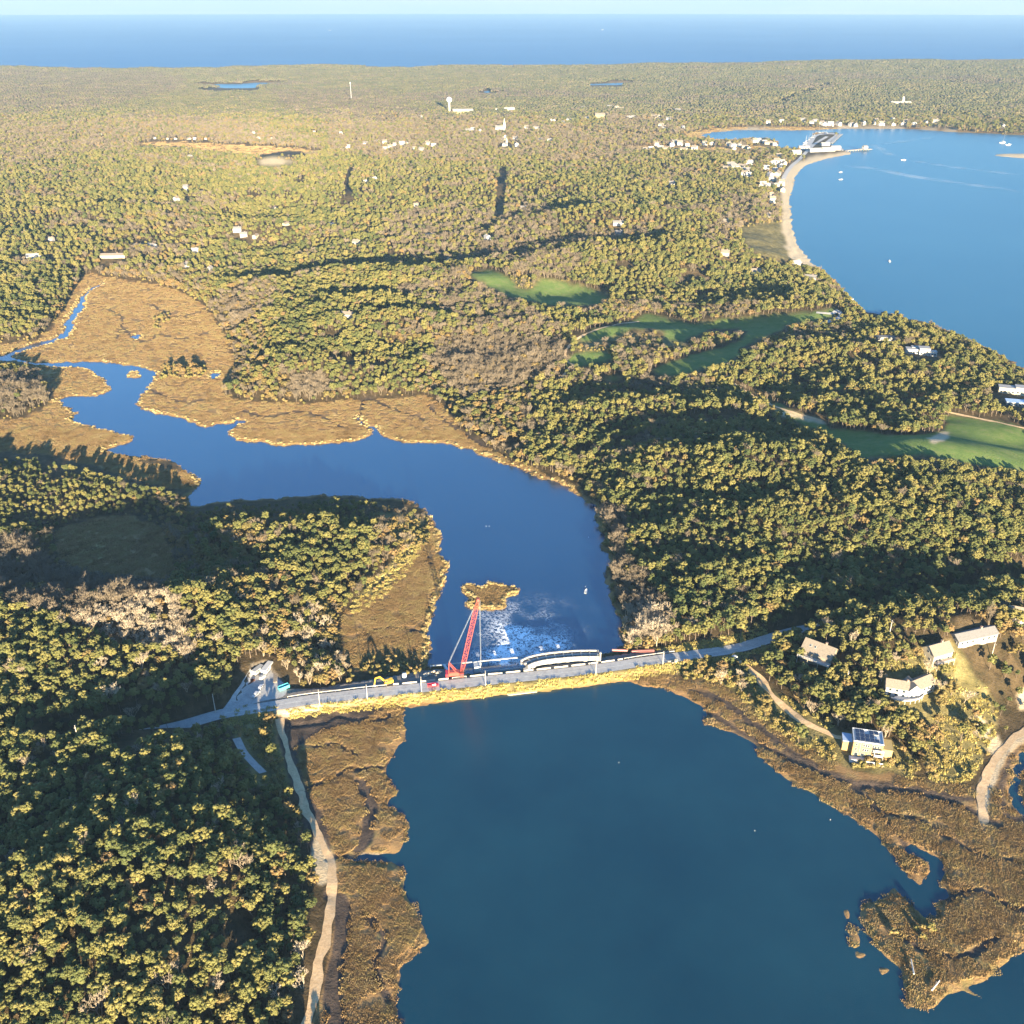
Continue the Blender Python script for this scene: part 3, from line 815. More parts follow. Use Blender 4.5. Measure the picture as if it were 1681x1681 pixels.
m_grass = foliage('dry_marsh_grass', [(0.05, (0.115, 0.074, 0.030)), (0.3, (0.225, 0.143, 0.060)), (0.5, (0.295, 0.195, 0.090)), (0.7, (0.265, 0.200, 0.076)), (0.95, (0.36, 0.265, 0.135))], transl=0.15, place=0.045, wplace=1.3)
m_reed = foliage('pale_reeds', [(0.05, (0.34, 0.25, 0.10)), (0.5, (0.44, 0.34, 0.15)), (0.95, (0.52, 0.43, 0.23))], transl=0.15)
m_sedge = foliage('yellow_bank_grass', [(0.05, (0.30, 0.235, 0.07)), (0.5, (0.42, 0.34, 0.11)), (0.95, (0.50, 0.43, 0.18))], transl=0.15)

PINE = []
for i in range(6):
    rg = np.random.default_rng(100 + i)
    cm = crown_mesh('crown', rg, m_pine, 30 + i % 3 * 4, 2.35 + 0.4 * (i % 3), (2.4, 3.6, 2.9)[i % 3], (7.6, 7.0, 7.4)[i % 3], 0.32, 0.86, 700, 0.58, 0.62)
    PINE.append((cm, trunk_mesh('trunk', rg, m_bark, 7.0, 0.24)))
OAK = []
for i in range(5):
    rg = np.random.default_rng(200 + i)
    cm = crown_mesh('crown', rg, m_oak, 26, 2.9 + .2 * (i % 3), 2.2, 4.9, 0.36, 0.92, 650, 0.55, 0.7)
    OAK.append((cm, trunk_mesh('trunk', rg, m_bark, 4.6, 0.24, 6, 2.2)))
BARE = []
for i in range(6):
    rg = np.random.default_rng(300 + i)
    BARE.append(bare_mesh(rg, 9.5 + i % 3, 1.0, (m_twig, m_twig))[::-1])
SHRUB = []
for i in range(5):
    rg = np.random.default_rng(400 + i)
    SHRUB.append(crown_mesh('shrub', rg, m_shrub, 9, 1.1, 0.9, 0.8, 0.4, 0.75, 80, 0.5, 0.9, True))

def tuft_mesh(name, rng, mat, size, n, h0, h1, w):
    """a patch of standing grass: upright leaning blades sharing one mesh"""
    x = rng.uniform(-size / 2, size / 2, n); y = rng.uniform(-size / 2, size / 2, n)
    t = rng.uniform(0, 6.28, n); h = rng.uniform(h0, h1, n); ww = w * rng.uniform(0.6, 1.4, n)
    lx = rng.normal(0, 0.28, n) * h; ly = rng.normal(0, 0.28, n) * h
    ca, sa = np.cos(t) * ww / 2, np.sin(t) * ww / 2
    z0 = -0.15 + 0 * x
    V = np.stack([np.stack([x - ca, y - sa, z0], 1), np.stack([x + ca, y + sa, z0], 1), np.stack([x + lx + ca * .5, y + ly + sa * .5, h], 1), np.stack([x + lx - ca * .5, y + ly - sa * .5, h * .85], 1)], 1).reshape(-1, 3)
    return np_mesh(name, V, np.arange(4 * n).reshape(n, 4), mat)
GRASS = [tuft_mesh('marsh_grass', np.random.default_rng(500 + i), m_grass, 4.4, 180, 0.16, 0.55, 0.30) for i in range(6)]
REED = [tuft_mesh('reeds', np.random.default_rng(520 + i), m_reed, 2.6, 60, 0.9, 1.9, 0.4) for i in range(4)]
SEDGE = [tuft_mesh('bank_grass', np.random.default_rng(540 + i), m_sedge, 2.6, 60, 0.4, 0.95, 0.4) for i in range(4)]

# far woods: patches of whole small trees, 42 m across
def patch_mesh(rng, mats, frac_bare):
    parts = []; mi = []
    size, st = 42.0, 7.2
    for gx in np.arange(-size / 2, size / 2, st):
        for gy in np.arange(-size / 2, size / 2, st):
            x = gx + rng.uniform(0, st); y = gy + rng.uniform(0, st); h = rng.uniform(6.5, 11.5); r = rng.uniform(2.9, 4.3)
            V, F = lump(rng, (x, y, h - r * .8), r, 0.85, True, 0.3)
            parts.append((V, F)); k = 1 if rng.random() < frac_bare else 0
            mi += [k] * len(F)
    V, F = gather(parts)
    return np_mesh('far_wood', V, F, mats, mi)
m_pine_far = foliage('far_pine_needles', [(0.05, (0.052, 0.060, 0.028)), (0.4, (0.080, 0.078, 0.035)), (0.7, (0.108, 0.095, 0.043)), (0.95, (0.14, 0.108, 0.058))])
m_bare_far = foliage('far_bare_wood', [(0.05, (0.060, 0.050, 0.036)), (0.5, (0.092, 0.073, 0.051)), (0.95, (0.13, 0.10, 0.070))])
m_twig_far = foliage('grey_twigs', [(0.0, (0.105, 0.084, 0.058)), (0.5, (0.17, 0.135, 0.093)), (1.0, (0.25, 0.20, 0.14))])
PATCH_P = [patch_mesh(np.random.default_rng(600 + i), [m_pine_far, m_bare_far], 0.14) for i in range(5)]
PATCH_B = [patch_mesh(np.random.default_rng(620 + i), [m_pine_far, m_bare_far], 0.72) for i in range(5)]

# ------------------------------------------------------------------ scattering
def scatter_stuff(name, meshes, P, rz, sc, label, cat):
    """one stuff object: a cloud of points, each drawn as one of the meshes"""
    n = len(P)
    me = bpy.data.meshes.new(name)
    me.vertices.add(n); me.vertices.foreach_set('co', np.asarray(P, np.float32).ravel())
    a = me.attributes.new('turn', 'FLOAT_VECTOR', 'POINT'); v = np.zeros((n, 3), np.float32); v[:, 2] = rz; a.data.foreach_set('vector', v.ravel())
    a = me.attributes.new('size', 'FLOAT_VECTOR', 'POINT'); a.data.foreach_set('vector', np.asarray(sc, np.float32).ravel())
    a = me.attributes.new('pick', 'INT', 'POINT'); a.data.foreach_set('value', RNG.integers(0, len(meshes), n).astype(np.int32))
    o = link_mesh(name, me)
    ng = bpy.data.node_groups.new(name + '_scatter', 'GeometryNodeTree')
    ng.interface.new_socket('Geometry', in_out='INPUT', socket_type='NodeSocketGeometry')
    ng.interface.new_socket('Geometry', in_out='OUTPUT', socket_type='NodeSocketGeometry')
    N, L = ng.nodes, ng.links
    gi = N.new('NodeGroupInput'); go = N.new('NodeGroupOutput'); iop = N.new('GeometryNodeInstanceOnPoints')
    jn = N.new('GeometryNodeJoinGeometry')
    for k, m in enumerate(meshes):
        src = bpy.data.objects.new(name + '_source', m)          # never linked to the scene
        oi = N.new('GeometryNodeObjectInfo'); oi.inputs['Object'].default_value = src
        g2i = N.new('GeometryNodeGeometryToInstance')
        L.new(oi.outputs['Geometry'], g2i.inputs[0]); L.new(g2i.outputs[0], jn.inputs[0])
    def named(nm_, t):
        x = N.new('GeometryNodeInputNamedAttribute'); x.data_type = t; x.inputs['Name'].default_value = nm_
        return x.outputs['Attribute']
    L.new(gi.outputs[0], iop.inputs['Points']); L.new(jn.outputs[0], iop.inputs['Instance'])
    iop.inputs['Pick Instance'].default_value = True
    L.new(named('pick', 'INT'), iop.inputs['Instance Index'])
    e2r = N.new('FunctionNodeEulerToRotation'); L.new(named('turn', 'FLOAT_VECTOR'), e2r.inputs[0])
    L.new(e2r.outputs[0], iop.inputs['Rotation']); L.new(named('size', 'FLOAT_VECTOR'), iop.inputs['Scale'])
    L.new(iop.outputs[0], go.inputs[0])
    md = o.modifiers.new('scatter', 'NODES'); md.node_group = ng
    return tag(o, label, cat, None, 'stuff')

def jgrid(y0, y1, step, halfpix=200):
    """jittered grid of ground points in view (with a margin), y0..y1 metres out"""
    W_ = (840 + halfpix) / FPX * (y1 * CP + CAM_H * SP)
    xs = np.arange(-W_, W_, step); ys = np.arange(y0, y1, step)
    X, Y = np.meshgrid(xs, ys); X = X + np.where(np.arange(len(ys)) % 2, step / 2, 0)[:, None]
    X = X.ravel() + RNG.uniform(-.38, .38, X.size) * step; Y = Y.ravel() + RNG.uniform(-.38, .38, Y.size) * step
    h = height(X, Y)
    px, py = proj(X, Y, h)
    k = (px > -halfpix) & (px < 1681 + halfpix) & (py < 1681 + 150) & (h > 0.15)
    return X[k], Y[k], h[k], px[k], py[k]

# ------------------------------------------------------------------ where buildings stand (so that woods leave them room)
# px, py of the foot of the front wall; length, depth, wall height, roof rise (m), turn (deg), wall tone, roof tone
HOUSES = [
 # near and middle distance
 (1347,1086,17,11,5.0,4.6,-38,'cedar','tan','grey shingled house with skylights and a deck above the causeway road'),
 (1540,1084,13,9,5.0,3.6,22,'cream','tan','cream cottage with a brown gable roof between the white house and the long house'),
 (1600,1053,26,8,3.2,2.2,18,'pale','grey','long low house under a thin grey roof behind a bare tree'),
 (1674,1024,12,9,5.0,4.0,-20,'white','tan','white gabled house at the very right edge above the long low house'),
 (55,426,20,12,4.5,3.0,10,'white','pale','white house in a forest clearing at the far left edge'),
 (185,424,34,10,4.0,2.2,5,'cream','tan','long cream house alone in the pine forest above the marsh'),
 (305,441,8,7,5.0,3.5,60,'white','grey','narrow white cottage among pines just above the brown marsh'),
 (345,447,7,6,5.0,3.2,70,'pale','grey','small pale cottage among pines right of the narrow white cottage'),
 (497,454,15,10,4.5,2.6,25,'white','pale','bright white house in the middle of the pine forest'),
 (570,522,13,8,4.0,2.4,-15,'white','tan','white house half hidden in pines above the river marsh'),
 (228,408,14,8,4.0,2.5,5,'pale','grey','pale bungalow beyond the long cream house in the forest'),
 (320,415,10,8,4.0,2.6,0,'white','pale','small white bungalow in the forest above the two narrow cottages'),
 (305,314,9,9,9.0,3.0,0,'pale','grey','pale tower like house standing alone in the far pines'),
 (735,436,9,8,6.0,3.0,70,'cream','tan','cream house among bare trees left of the golf course'),
 (1015,370,16,9,4.0,2.6,0,'white','grey','white house on the wooded ridge beyond the golf course'),
 (1016,386,12,8,4.0,2.6,8,'pale','grey','pale house on the near side of the wooded ridge'),
 (1240,450,14,9,4.0,2.6,10,'white','tan','white house in trees behind the sandy bay corner'),
 (1331,460,15,9,4.0,2.6,-15,'white','grey','white house in trees just above the bay shore'),
 (1192,368,13,9,5.0,3.0,20,'pale','tan','pale house among bare trees beside the heath'),
 (1191,420,11,8,4.5,3.0,-20,'pale','tan','tan house among bare trees below the heath'),
 (1307,436,12,8,4.0,2.4,30,'white','pale','low white house where the beach meets the trees'),
 (1268,333,11,9,8.0,3.5,0,'white','tan','tall white house at the south end of the beach road'),
 (1266,323,8,7,5.0,3.0,10,'white','tan','small white house directly behind the tall white house'),
 (1285,315,18,9,6.0,3.5,80,'cream','grey','long cream house end on to the beach'),
 (1262,357,8,7,4.5,3.0,20,'pale','tan','pale cottage at the lane to the beach'),
 (1170,304,10,8,4.0,2.6,0,'white','tan','white house in woods inland of the beach road'),
 (860,345,13,9,4.0,2.6,0,'pale','grey','pale house beside the straight dark road cutting'),
 (1103,303,12,8,4.0,2.6,0,'white','grey','white house alone in the woods right of the straight road cutting'),
]
TOWN_GROUPS = {  # clusters of tiny houses that nothing tells apart
 'beach': ('pale house of the close row along the beach road below the harbour', 'houses in the row along the beach road',
   [(1283,303),(1276,306),(1268,305),(1259,307),(1250,309),(1271,297),(1264,290),(1276,288),(1272,281),(1258,278),(1280,276),(1267,270),(1284,268),(1266,297),(1287,271),(1252,305),(1275,268),(1278,259)]),
 'lane': ('white cottage of the cluster beside the lane inland of the beach row', 'cottages beside the inland lane',
   [(1192,277),(1198,274),(1205,278),(1212,275),(1219,276),(1225,283),(1230,272),(1232,268),(1206,273),(1228,290),(1222,288)]),
 'point': ('white house of the cluster on the low point beside the harbour basin', 'houses on the point by the harbour basin',
   [(1122,247),(1128,240),(1140,246),(1168,238),(1205,246),(1203,241),(1214,241),(1222,243),(1229,245),(1196,239),(1245,233),(1238,234),(1250,231),(1255,235),(1262,237),(1271,239),(1058,248),(1068,247),(1084,246),(1094,247),(1078,239),(1102,240),(1108,236),(1116,238),(1156,238)]),
 'village': ('white house among the bare trees of the village around the church', 'houses of the village around the church',
   [(768,217),(776,214),(788,217),(826,232),(830,226),(846,230),(848,240),(880,213),(883,213),(902,232),(864,212),(888,232),(905,200),(910,199),(925,202),(934,199),(897,195),(620,234),(632,236),(648,239),(660,238),(668,236),(680,246),(692,247),(702,238),(712,241),(632,246),(640,244),(600,238),(560,220),(572,243)]),
 'upland': ('small white house in the woods between the village and the far shore', 'houses scattered in the woods beyond the village',
   [(957,180),(964,196),(1000,178),(1012,180),(1021,180),(1030,183),(1032,195),(1040,194),(1075,193),(1080,193),(1085,209),(1090,212),(1100,183),(1113,184),(1135,193),(1160,189),(816,183),(704,162),(690,195),(1098,198),(1074,194),(1121,212)]),
 'shore': ('pale house of the row facing the water along the far bank', 'houses along the far bank',
   [(1261,203),(1283,201),(1318,200),(1332,203),(1349,205),(1355,206),(1363,206),(1376,206),(1397,207),(1405,208),(1418,205),(1435,204),(1438,200),(1445,206),(1450,203),(1466,206),(1482,205),(1486,201),(1500,206),(1520,203),(1535,202),(1465,199),(1647,209),(1338,201)]),
 'leftfield': ('low white building of the row at the edge of the far pink meadow', 'low buildings at the edge of the far meadow',
   [(165,222),(254,228),(275,229),(288,229),(310,229),(320,229),(338,229),(416,219),(424,228),(448,228),(516,217)]),
 'forestdots': ('small white house glimpsed in the far pine forest on the left', 'houses glimpsed in the far left forest',
   [(312,258),(470,370),(452,345),(420,390),(545,372),(585,402),(390,380),(400,388),(330,318),(290,330),(85,396),(250,408),(600,300),(703,301),(683,340),(615,295),(800,393),(705,390)]),
}
NAMED_FAR = [(760,186,'barn'),(822,213,'church'),(829,240,'chapel'),(836,183,'inn'),(985,193,'yellow'),(1478,170,'highland')]

SITES = []          # x, y, radius, tree height cleared in front
for h in HOUSES:
    p = at(h[0], h[1]); SITES.append((p.x, p.y + (h[3] * .35 if h[1] > 1000 else 0), max(h[2], h[3]) * 0.5 + 1.5))
for k, (lb, gr, pts) in TOWN_GROUPS.items():
    for q in pts:
        p = at(*q); SITES.append((p.x, p.y, 9.0))
for q in NAMED_FAR:
    p = at(q[0], q[1]); SITES.append((p.x, p.y, 24.0))
for q, r in (((1425,1244),17),((1495,1143),14),((1512,583),26),((1668,652),24),((1455,560),12),((1660,665),14),((1590,1100),8),((440,1128),16),((425,1115),14),((630,1120),8),((738,185),7),((577,165),5),((1430,258),16),((1368,120),4)):
    p = at(*q); SITES.append((p.x, p.y, float(r)))
for q, r in (((380,147),150),((800,153),70),((995,141),110)):
    p = at(*q); SITES.append((p.x, p.y, float(r)))
ST = np.array(SITES)
VIS = GOLF + [lag_s, riv_s, bay_s] + pond_s + [MARSH[5], MARSH[6], MARSH[2], MARSH[4]] + [
 [(180,1212),(300,1183),(365,1162),(450,1150),(450,1170),(365,1180),(300,1198),(185,1226)], [(1120,1066),(1190,1058),(1265,1044),(1268,1056),(1200,1074),(1120,1082)], pad_px,
 [(386,1208),(400,1212),(440,1270),(428,1278),(396,1242)], DRY[0], SANDS[0], [(425,262),(480,262),(480,272),(425,272)], [(1225,1068),(1262,1052),(1265,1062),(1230,1074)],
 [(1205,1078),(1222,1076),(1330,1180),(1400,1205),(1396,1220),(1320,1195),(1240,1120)]]
VIS = [np.asarray(v, float) for v in VIS]

PATHS = [  # name, px line, width m, material
 ('dirt_track', [(500,1700),(512,1640),(524,1590),(534,1540),(541,1490),(545,1450),(544,1420),(530,1385),(510,1345),(492,1300),(478,1255),(468,1215),(458,1172)], 4.0, 'sand', 'pale dirt track along the marsh edge at the wood'),
 ('yard_drive', [(372,1167),(395,1140),(412,1118),(420,1106)], 5.0, 'asphalt', 'grey driveway from the road into the work yard'),
 ('old_lane', [(388,1212),(400,1235),(415,1252),(435,1272)], 4.0, 'asphalt', 'short grey lane in shade below the causeway end'),
 ('shore_path', [(1215,1085),(1240,1108),(1262,1135),(1290,1165),(1330,1190),(1365,1207),(1392,1214)], 3.6, 'sand', 'sandy path from the road to the house with solar panels'),
 ('cart_path', [(915,632),(925,615),(938,602),(950,600),(932,595),(928,580),(940,562),(970,545),(1010,533),(1050,528)], 2.6, 'sand', 'pale cart path curling round the first fairway'),
 ('fairway_path', [(1520,668),(1560,678),(1610,688),(1660,698),(1700,708)], 3.0, 'sand', 'pale path along the upper edge of the largest fairway'),
 ('dune_path', [(1205,630),(1240,652),(1275,668),(1310,680),(1352,692)], 3.2, 'sand', 'sandy path between pines down to the lower fairway'),
 ('creek_track', [(1615,1350),(1610,1310),(1622,1270),(1640,1240),(1665,1212),(1700,1188)], 3.4, 'sand', 'sandy track curving beside the dark tidal creek'),
 ('beach_road', [(1284,300),(1290,285),(1300,272),(1312,262),(1325,248),(1338,236),(1358,224)], 9.0, 'asphalt', 'grey road leading out along the wharf'),
 ('club_drive', [(1340,513),(1365,515),(1375,510),(1380,520),(1360,528),(1335,535)], 5.0, 'asphalt', 'grey drive winding by the beach house'),
]
def dist_path(x, y, P):
    d = np.full(x.shape, 1e9)
    for i in range(len(P) - 1):
        a, b = P[i], P[i + 1]
        dx, dy = b - a
        t = np.clip(((x - a[0]) * dx + (y - a[1]) * dy) / (dx * dx + dy * dy + 1e-9), 0, 1)
        np.minimum(d, np.hypot(x - a[0] - t * dx, y - a[1] - t * dy), out=d)
    return d
PATH_W = []
for nm_, pl, w, mt, lb in PATHS:
    sp = smooth_poly(pl, 5, False)
    PATH_W.append(np.array([at(q[0], q[1])[:2] for q in sp]))

def blocked(x, y, h):
    """inside a clearing, or in the sight corridor kept open in front of a house, or on a path"""
    b = np.zeros(x.shape, bool)
    order = np.argsort(x)
    xs = x[order]
    for sx, sy, sr in ST:
        dist = math.hypot(sx, sy)
        corr = (min(8.0 * dist / CAM_H, 60.0) * (0.85 if dist > 1800 else 0.55) if dist > 900 else 2.0) + sr
        i0 = np.searchsorted(xs, sx - corr - sr); i1 = np.searchsorted(xs, sx + corr + sr)
        k = order[i0:i1]
        dx, dy = x[k] - sx, y[k] - sy
        ux, uy = -sx / dist, -sy / dist           # towards the viewpoint's side
        al = dx * ux + dy * uy; ac = np.abs(dx * uy - dy * ux)
        hit = (np.hypot(dx, dy) < sr) | ((al > 0) & (al < corr) & (ac < sr * 0.8))
        b[k[hit]] = True
    for P, q in zip(PATH_W, PATHS):
        m = (x > P[:, 0].min() - 9) & (x < P[:, 0].max() + 9) & (y > P[:, 1].min() - 9) & (y < P[:, 1].max() + 9)
        if m.any():
            d = dist_path(x[m], y[m], P)
            bb = b[m]; bb |= d < q[2] / 2 + 2.2; b[m] = bb
    return b

def pick_poly(px, py, polys):
    m = np.zeros(px.shape, bool)
    for p in polys: m |= inpoly(px, py, np.asarray(p, float))
    return m

BLUFF_ = [[(1556,1110),(1600,1064),(1720,1050),(1720,1190),(1640,1262),(1600,1296),(1540,1292),(1528,1230)]]
CUT = to_world([(826,275),(824,300),(822,330),(818,365)], 12)                 # straight road cutting through the forest
CUT2 = to_world([(578,272),(568,300),(575,335)], 12)
CUT3 = to_world([(1270,172),(1320,155),(1390,135)], 15)

trees = {'pine': [], 'oak': [], 'bare': [], 'shrub': []}
for y0, y1, st in ((200, 760, 4.1), (760, 1350, 4.7), (1350, 3650, 7.0)):
    x, y, h, px, py = jgrid(y0, y1, st)
    w = fnoise(x / 40, y / 40, 77, 3); wx = px + 14 * w; wy = py + 8 * w
    ok = ~fld(C_OPEN, x, y) & ~fld(C_MARSH, x, y) & (fld(DU, x, y) > 2.0) & (fld(DR, x, y) > 7.5) & ~blocked(x, y, h)
    ok &= ~(YD | PD)[np.clip(np.rint((dep[0] - np.arctan2(CAM_H, y)) / (dep[0] - dep[-1]) * (NR - 1)), 0, NR - 1).astype(int), np.clip(np.rint((np.arctan2(x, y) - AZ0) / (AZ1 - AZ0) * (NA - 1)), 0, NA - 1).astype(int)]
    if y1 > 1500:
        ok &= RNG.random(x.size) > sstep(3080, 3640, y)
        ok &= (dist_path(x, y, CUT) > 9) & (dist_path(x, y, CUT2) > 6) & (dist_path(x, y, CUT3) > 12)
    ptop = py - 8.0 * FPX * (y / np.hypot(y, CAM_H)) / np.hypot(y, CAM_H)
    ok &= ~pick_poly(px, ptop, VIS) & ~pick_poly(px, py - (py - ptop) * 0.45, VIS) & ~pick_poly(px, py - (py - ptop) * 1.3, VIS[-7:])
    dry = pick_poly(wx, wy, DRY)
    bare = pick_poly(wx, wy, BARE_WOOD); oak = pick_poly(wx, wy, OAK_WOOD)
    edge = fld(DU, x, y) < 11
    rnd = RNG.random(x.size)
    gap = fnoise(x / 26, y / 26, 91, 3)
    farx = sstep(1500, 3000, y)
    stand = fnoise(x / 130, y / 110, 131, 3)
    mixs = sstep(0.12, 0.42, stand) * (y > 650)
    pb = np.where(bare, np.where(py > 560, 0.9, 0.5), 0.03 + 0.12 * farx + 0.38 * mixs) + np.where(edge, 0.12, 0)
    pb = np.where(oak, pb + 0.14, pb)
    po = np.where(oak, 0.46, 0.06 + 0.10 * farx + 0.25 * mixs) + np.where(edge, 0.22, 0)
    kind = np.where(rnd < pb, 2, np.where(rnd < pb + po, 1, 0))
    kind = np.where(dry, np.where(RNG.random(x.size) < np.where(py > 1000, 0.5, 0.1), np.where(rnd < 0.4, 0, 1), np.where(RNG.random(x.size) < .14, 2, 3)), kind)
    kind = np.where(edge & (RNG.random(x.size) < 0.3), 3, kind)
    thin = RNG.random(x.size)
    ok &= ~pick_poly(wx, wy, BLUFF_) | (RNG.random(x.size) < 0.22)
    keep = ok & (thin > np.where(dry, 0.12, 0.03)) & ((gap > np.where(y < 700, -0.55, -0.36)) | (kind > 1))
    for k, nm_ in enumerate(('pine', 'oak', 'bare', 'shrub')):
        m = keep & (kind == k)
        trees[nm_].append(np.stack([x[m], y[m], h[m], px[m], py[m]], 1))
# thickets on the wet ground, along the shore and on the causeway bank
extra = []
THICK = [((262,600),(338,622),70,'shrub'),((252,515),(278,540),26,'shrub'),((270,605),(330,615),14,'oak'),((985,840),(1010,1060),90,'shrub'),((1120,1085),(1240,1120),70,'shrub'),((1462,1522),(1540,1540),7,'shrub'),
         ((600,1078),(690,1100),40,'shrub'),((480,620),(530,655),26,'bare'),((1040,1030),(1100,1062),26,'bare'),((590,1090),(690,1108),40,'shrub'),((1395,1250),(1480,1262),30,'shrub'),((660,850),(705,900),40,'shrub')]
for (ax, ay), (bx, by), n, kd in THICK:
    for i in range(n):
        p = at(RNG.uniform(ax, bx), RNG.uniform(ay, by))
        if p.z > 0.12: trees[kd].append(np.array([[p.x, p.y, p.z, *proj(p.x, p.y, p.z)]]))
for k in trees: trees[k] = np.concatenate(trees[k])

LOWT = [[(-60,690),(345,760),(345,870),(-60,880)],[(290,800),(720,800),(720,862),(290,862)],[(560,960),(720,880),(720,1110),(560,1110)]]
KINDS = {'pine': (PINE, 'pine_tree', 'pine tree', ('crown', 'trunk'), 300, (0.46, 0.98)),
         'oak': (OAK, 'oak_tree', 'oak tree', ('crown', 'trunk'), 300, (0.62, 1.1)),
         'bare': (BARE, 'bare_tree', 'bare tree', ('branches', 'trunk'), 300, (0.75, 1.15)),
         'shrub': ([(s, None) for s in SHRUB], 'shrub', 'shrub', None, 300, (0.7, 1.5))}
def place_words(px, py):
    if px < 540 and py > 1205: return 'in the wood at the near left below the road'
    if px < 480 and py > 1010: return 'in the wood between the road and the pale bare trees'
    if px < 300 and py > 700: return 'on the left bank behind the shaded meadow'
    if px < 760 and py > 800: return 'on the wooded neck left of the river'
    if px < 760 and py > 560: return 'along the far marsh edge'
    if px > 1200 and py > 1040: return 'around the houses on the right bluff'
    if px > 1000 and py > 1060: return 'on the bank at the right end of the causeway'
    if px > 960 and px < 1110 and py > 800: return 'on the right river bank above the causeway'
    if px > 960 and py > 780: return 'in the dense wood right of the river'
    if py > 1000: return 'on the causeway bank'
    return 'in the woods behind the river'
ADJ = {'pine': 'yellow green round topped pine', 'oak': 'low golden brown oak', 'bare': 'pale leafless tree', 'shrub': 'low tawny shrub'}
STUFF_TEXT = {'pine': ('pine_forest', 'unbroken yellow green pine forest stretching back from the river', 'forest'),
              'oak': ('oak_woodland', 'golden brown oak woodland mixed into the distant forest', 'woodland'),
              'bare': ('bare_woodland', 'greyish leafless woodland across the middle distance', 'woodland'),
              'shrub': ('scrub', 'tawny scrub over the distant dry ground', 'scrub')}
for k, T in trees.items():
    meshes, name, cat, parts, nmax, (s0, s1) = KINDS[k]
    d = np.sqrt(T[:, 0] ** 2 + T[:, 1] ** 2 + (CAM_H - T[:, 2]) ** 2)
    inside = (T[:, 3] > 2) & (T[:, 3] < 1679) & (T[:, 4] < 1690)
    order = np.argsort(np.where(inside, d, d + 1e6))[:nmax]
    sel = np.zeros(len(T), bool); sel[order] = True
    sz = RNG.uniform(s0, s1, len(T)) * (1 + 0.45 * fnoise(T[:, 0] / 22, T[:, 1] / 22, 55, 2)) * (1 + 0.18 * sstep(900, 1800, T[:, 1])) * np.where(pick_poly(T[:, 3], T[:, 4], LOWT), 0.66, 1.0); rz = RNG.uniform(0, 6.283, len(T))
    rng_i = RNG.integers(0, len(meshes), len(T))
    for i in np.nonzero(sel)[0]:
        x, y, z, px, py = T[i]
        where = place_words(px, py)
        lab = ADJ[k] + ' ' + where
        a, b = meshes[rng_i[i]]
        if parts is None:
            o = link_mesh(name, a, None, (x, y, z), rz[i]); o.scale = (sz[i],) * 3
            tag(o, lab, cat, cat + 's ' + where)
        else:
            e = empty(name, (x, y, z), rz[i], lab, cat, cat + 's ' + where); e.scale = (sz[i], sz[i], sz[i] * RNG.uniform(0.92, 1.1))
            link_mesh(parts[0], a, e); link_mesh(parts[1], b, e)
    Q = T[~sel]; q = sz[~sel]
    # the rest of the kind: crown and trunk joined
    def joined(mm):
        a, b = mm
        if b is None: return a
        mats_ = [m_twig_far, m_twig_far] if k == 'bare' else [a.materials[0], b.materials[0]]
        m2 = bmesh.new(); m2.from_mesh(a)
        n0 = len(m2.faces); m2.from_mesh(b); m2.faces.ensure_lookup_table()
        for f in m2.faces[n0:]: f.material_index = 1
        me = bpy.data.meshes.new(name + '_whole'); m2.to_mesh(me); m2.free()
        me.materials.append(mats_[0]); me.materials.append(mats_[1])
        return me
    nm_, lab, ct = STUFF_TEXT[k]
    scatter_stuff(nm_, [joined(m) for m in meshes], Q[:, :3], rz[~sel], np.stack([q, q, q * RNG.uniform(.9, 1.12, len(q))], 1), lab, ct)

# far woods
x, y, h, px, py = jgrid(3050, 8100, 33.0)
ok = (RNG.random(x.size) < sstep(3080, 3640, y)) & ~fld(C_MARSH, x, y) & ~fld(C_SAND, x, y) & (fld(SD, x, y) > 12) & (dist_path(x, y, CUT3) > 16)
ok &= ~blocked(x, y, h)
bw = pick_poly(px, py, BARE_WOOD) | (fnoise(x / 500, y / 350, 15, 3) > 0.22)
for m, meshes, nm_, lab in ((ok & ~bw, PATCH_P, 'far_pine_woods', 'hazy far pine woods reaching to the ocean coast'), (ok & bw, PATCH_B, 'far_bare_woods', 'brownish far leafless woods around the village')):
    n = int(m.sum())
    scatter_stuff(nm_, meshes, np.stack([x[m], y[m], h[m] - 0.5], 1), RNG.integers(0, 4, n) * math.pi / 2 + RNG.uniform(-.3, .3, n), np.repeat(RNG.uniform(.9, 1.15, (n, 1)), 3, 1), lab, 'woods')

# standing grass of the marshes, reeds at the water's edge, long grass on the causeway bank
def grass_layer(y0, y1, st, sc):
    x, y, h, px, py = jgrid(y0, y1, st, 190)
    k = fld(C_MARSH, x, y) & ~fld(C_MUD, x, y) & ~fld(C_SAND, x, y) & ~fld(C_OPEN, x, y) & (fld(SD, x, y) > 0.1) & (fnoise(x / 7, y / 7, 33, 3) > -0.36)
    k &= ~blocked(x, y, h)
    n = int(k.sum())
    q = np.repeat(RNG.uniform(.75, 1.25, (n, 1)), 3, 1) * np.array([1, 1, sc]); q[:, 2] *= np.clip(0.5 + fld(SD, x[k], y[k]) / 8.0, 0.5, 1.0)
    return np.stack([x[k], y[k], h[k] - 0.05], 1), RNG.uniform(0, 6.28, n), q
parts_ = [grass_layer(200, 800, 2.9, 1.0), grass_layer(800, 1500, 4.4, 1.1)]
fg = grass_layer(2350, 3600, 11.5, 1.0); parts_.append((fg[0], fg[1], fg[2] * np.array([2.6, 2.6, 1.6])))
scatter_stuff('marsh_grass', GRASS, *[np.concatenate(z) for z in zip(*parts_)], 'tan and rust coloured salt marsh grass', 'marsh grass')
P_ = []
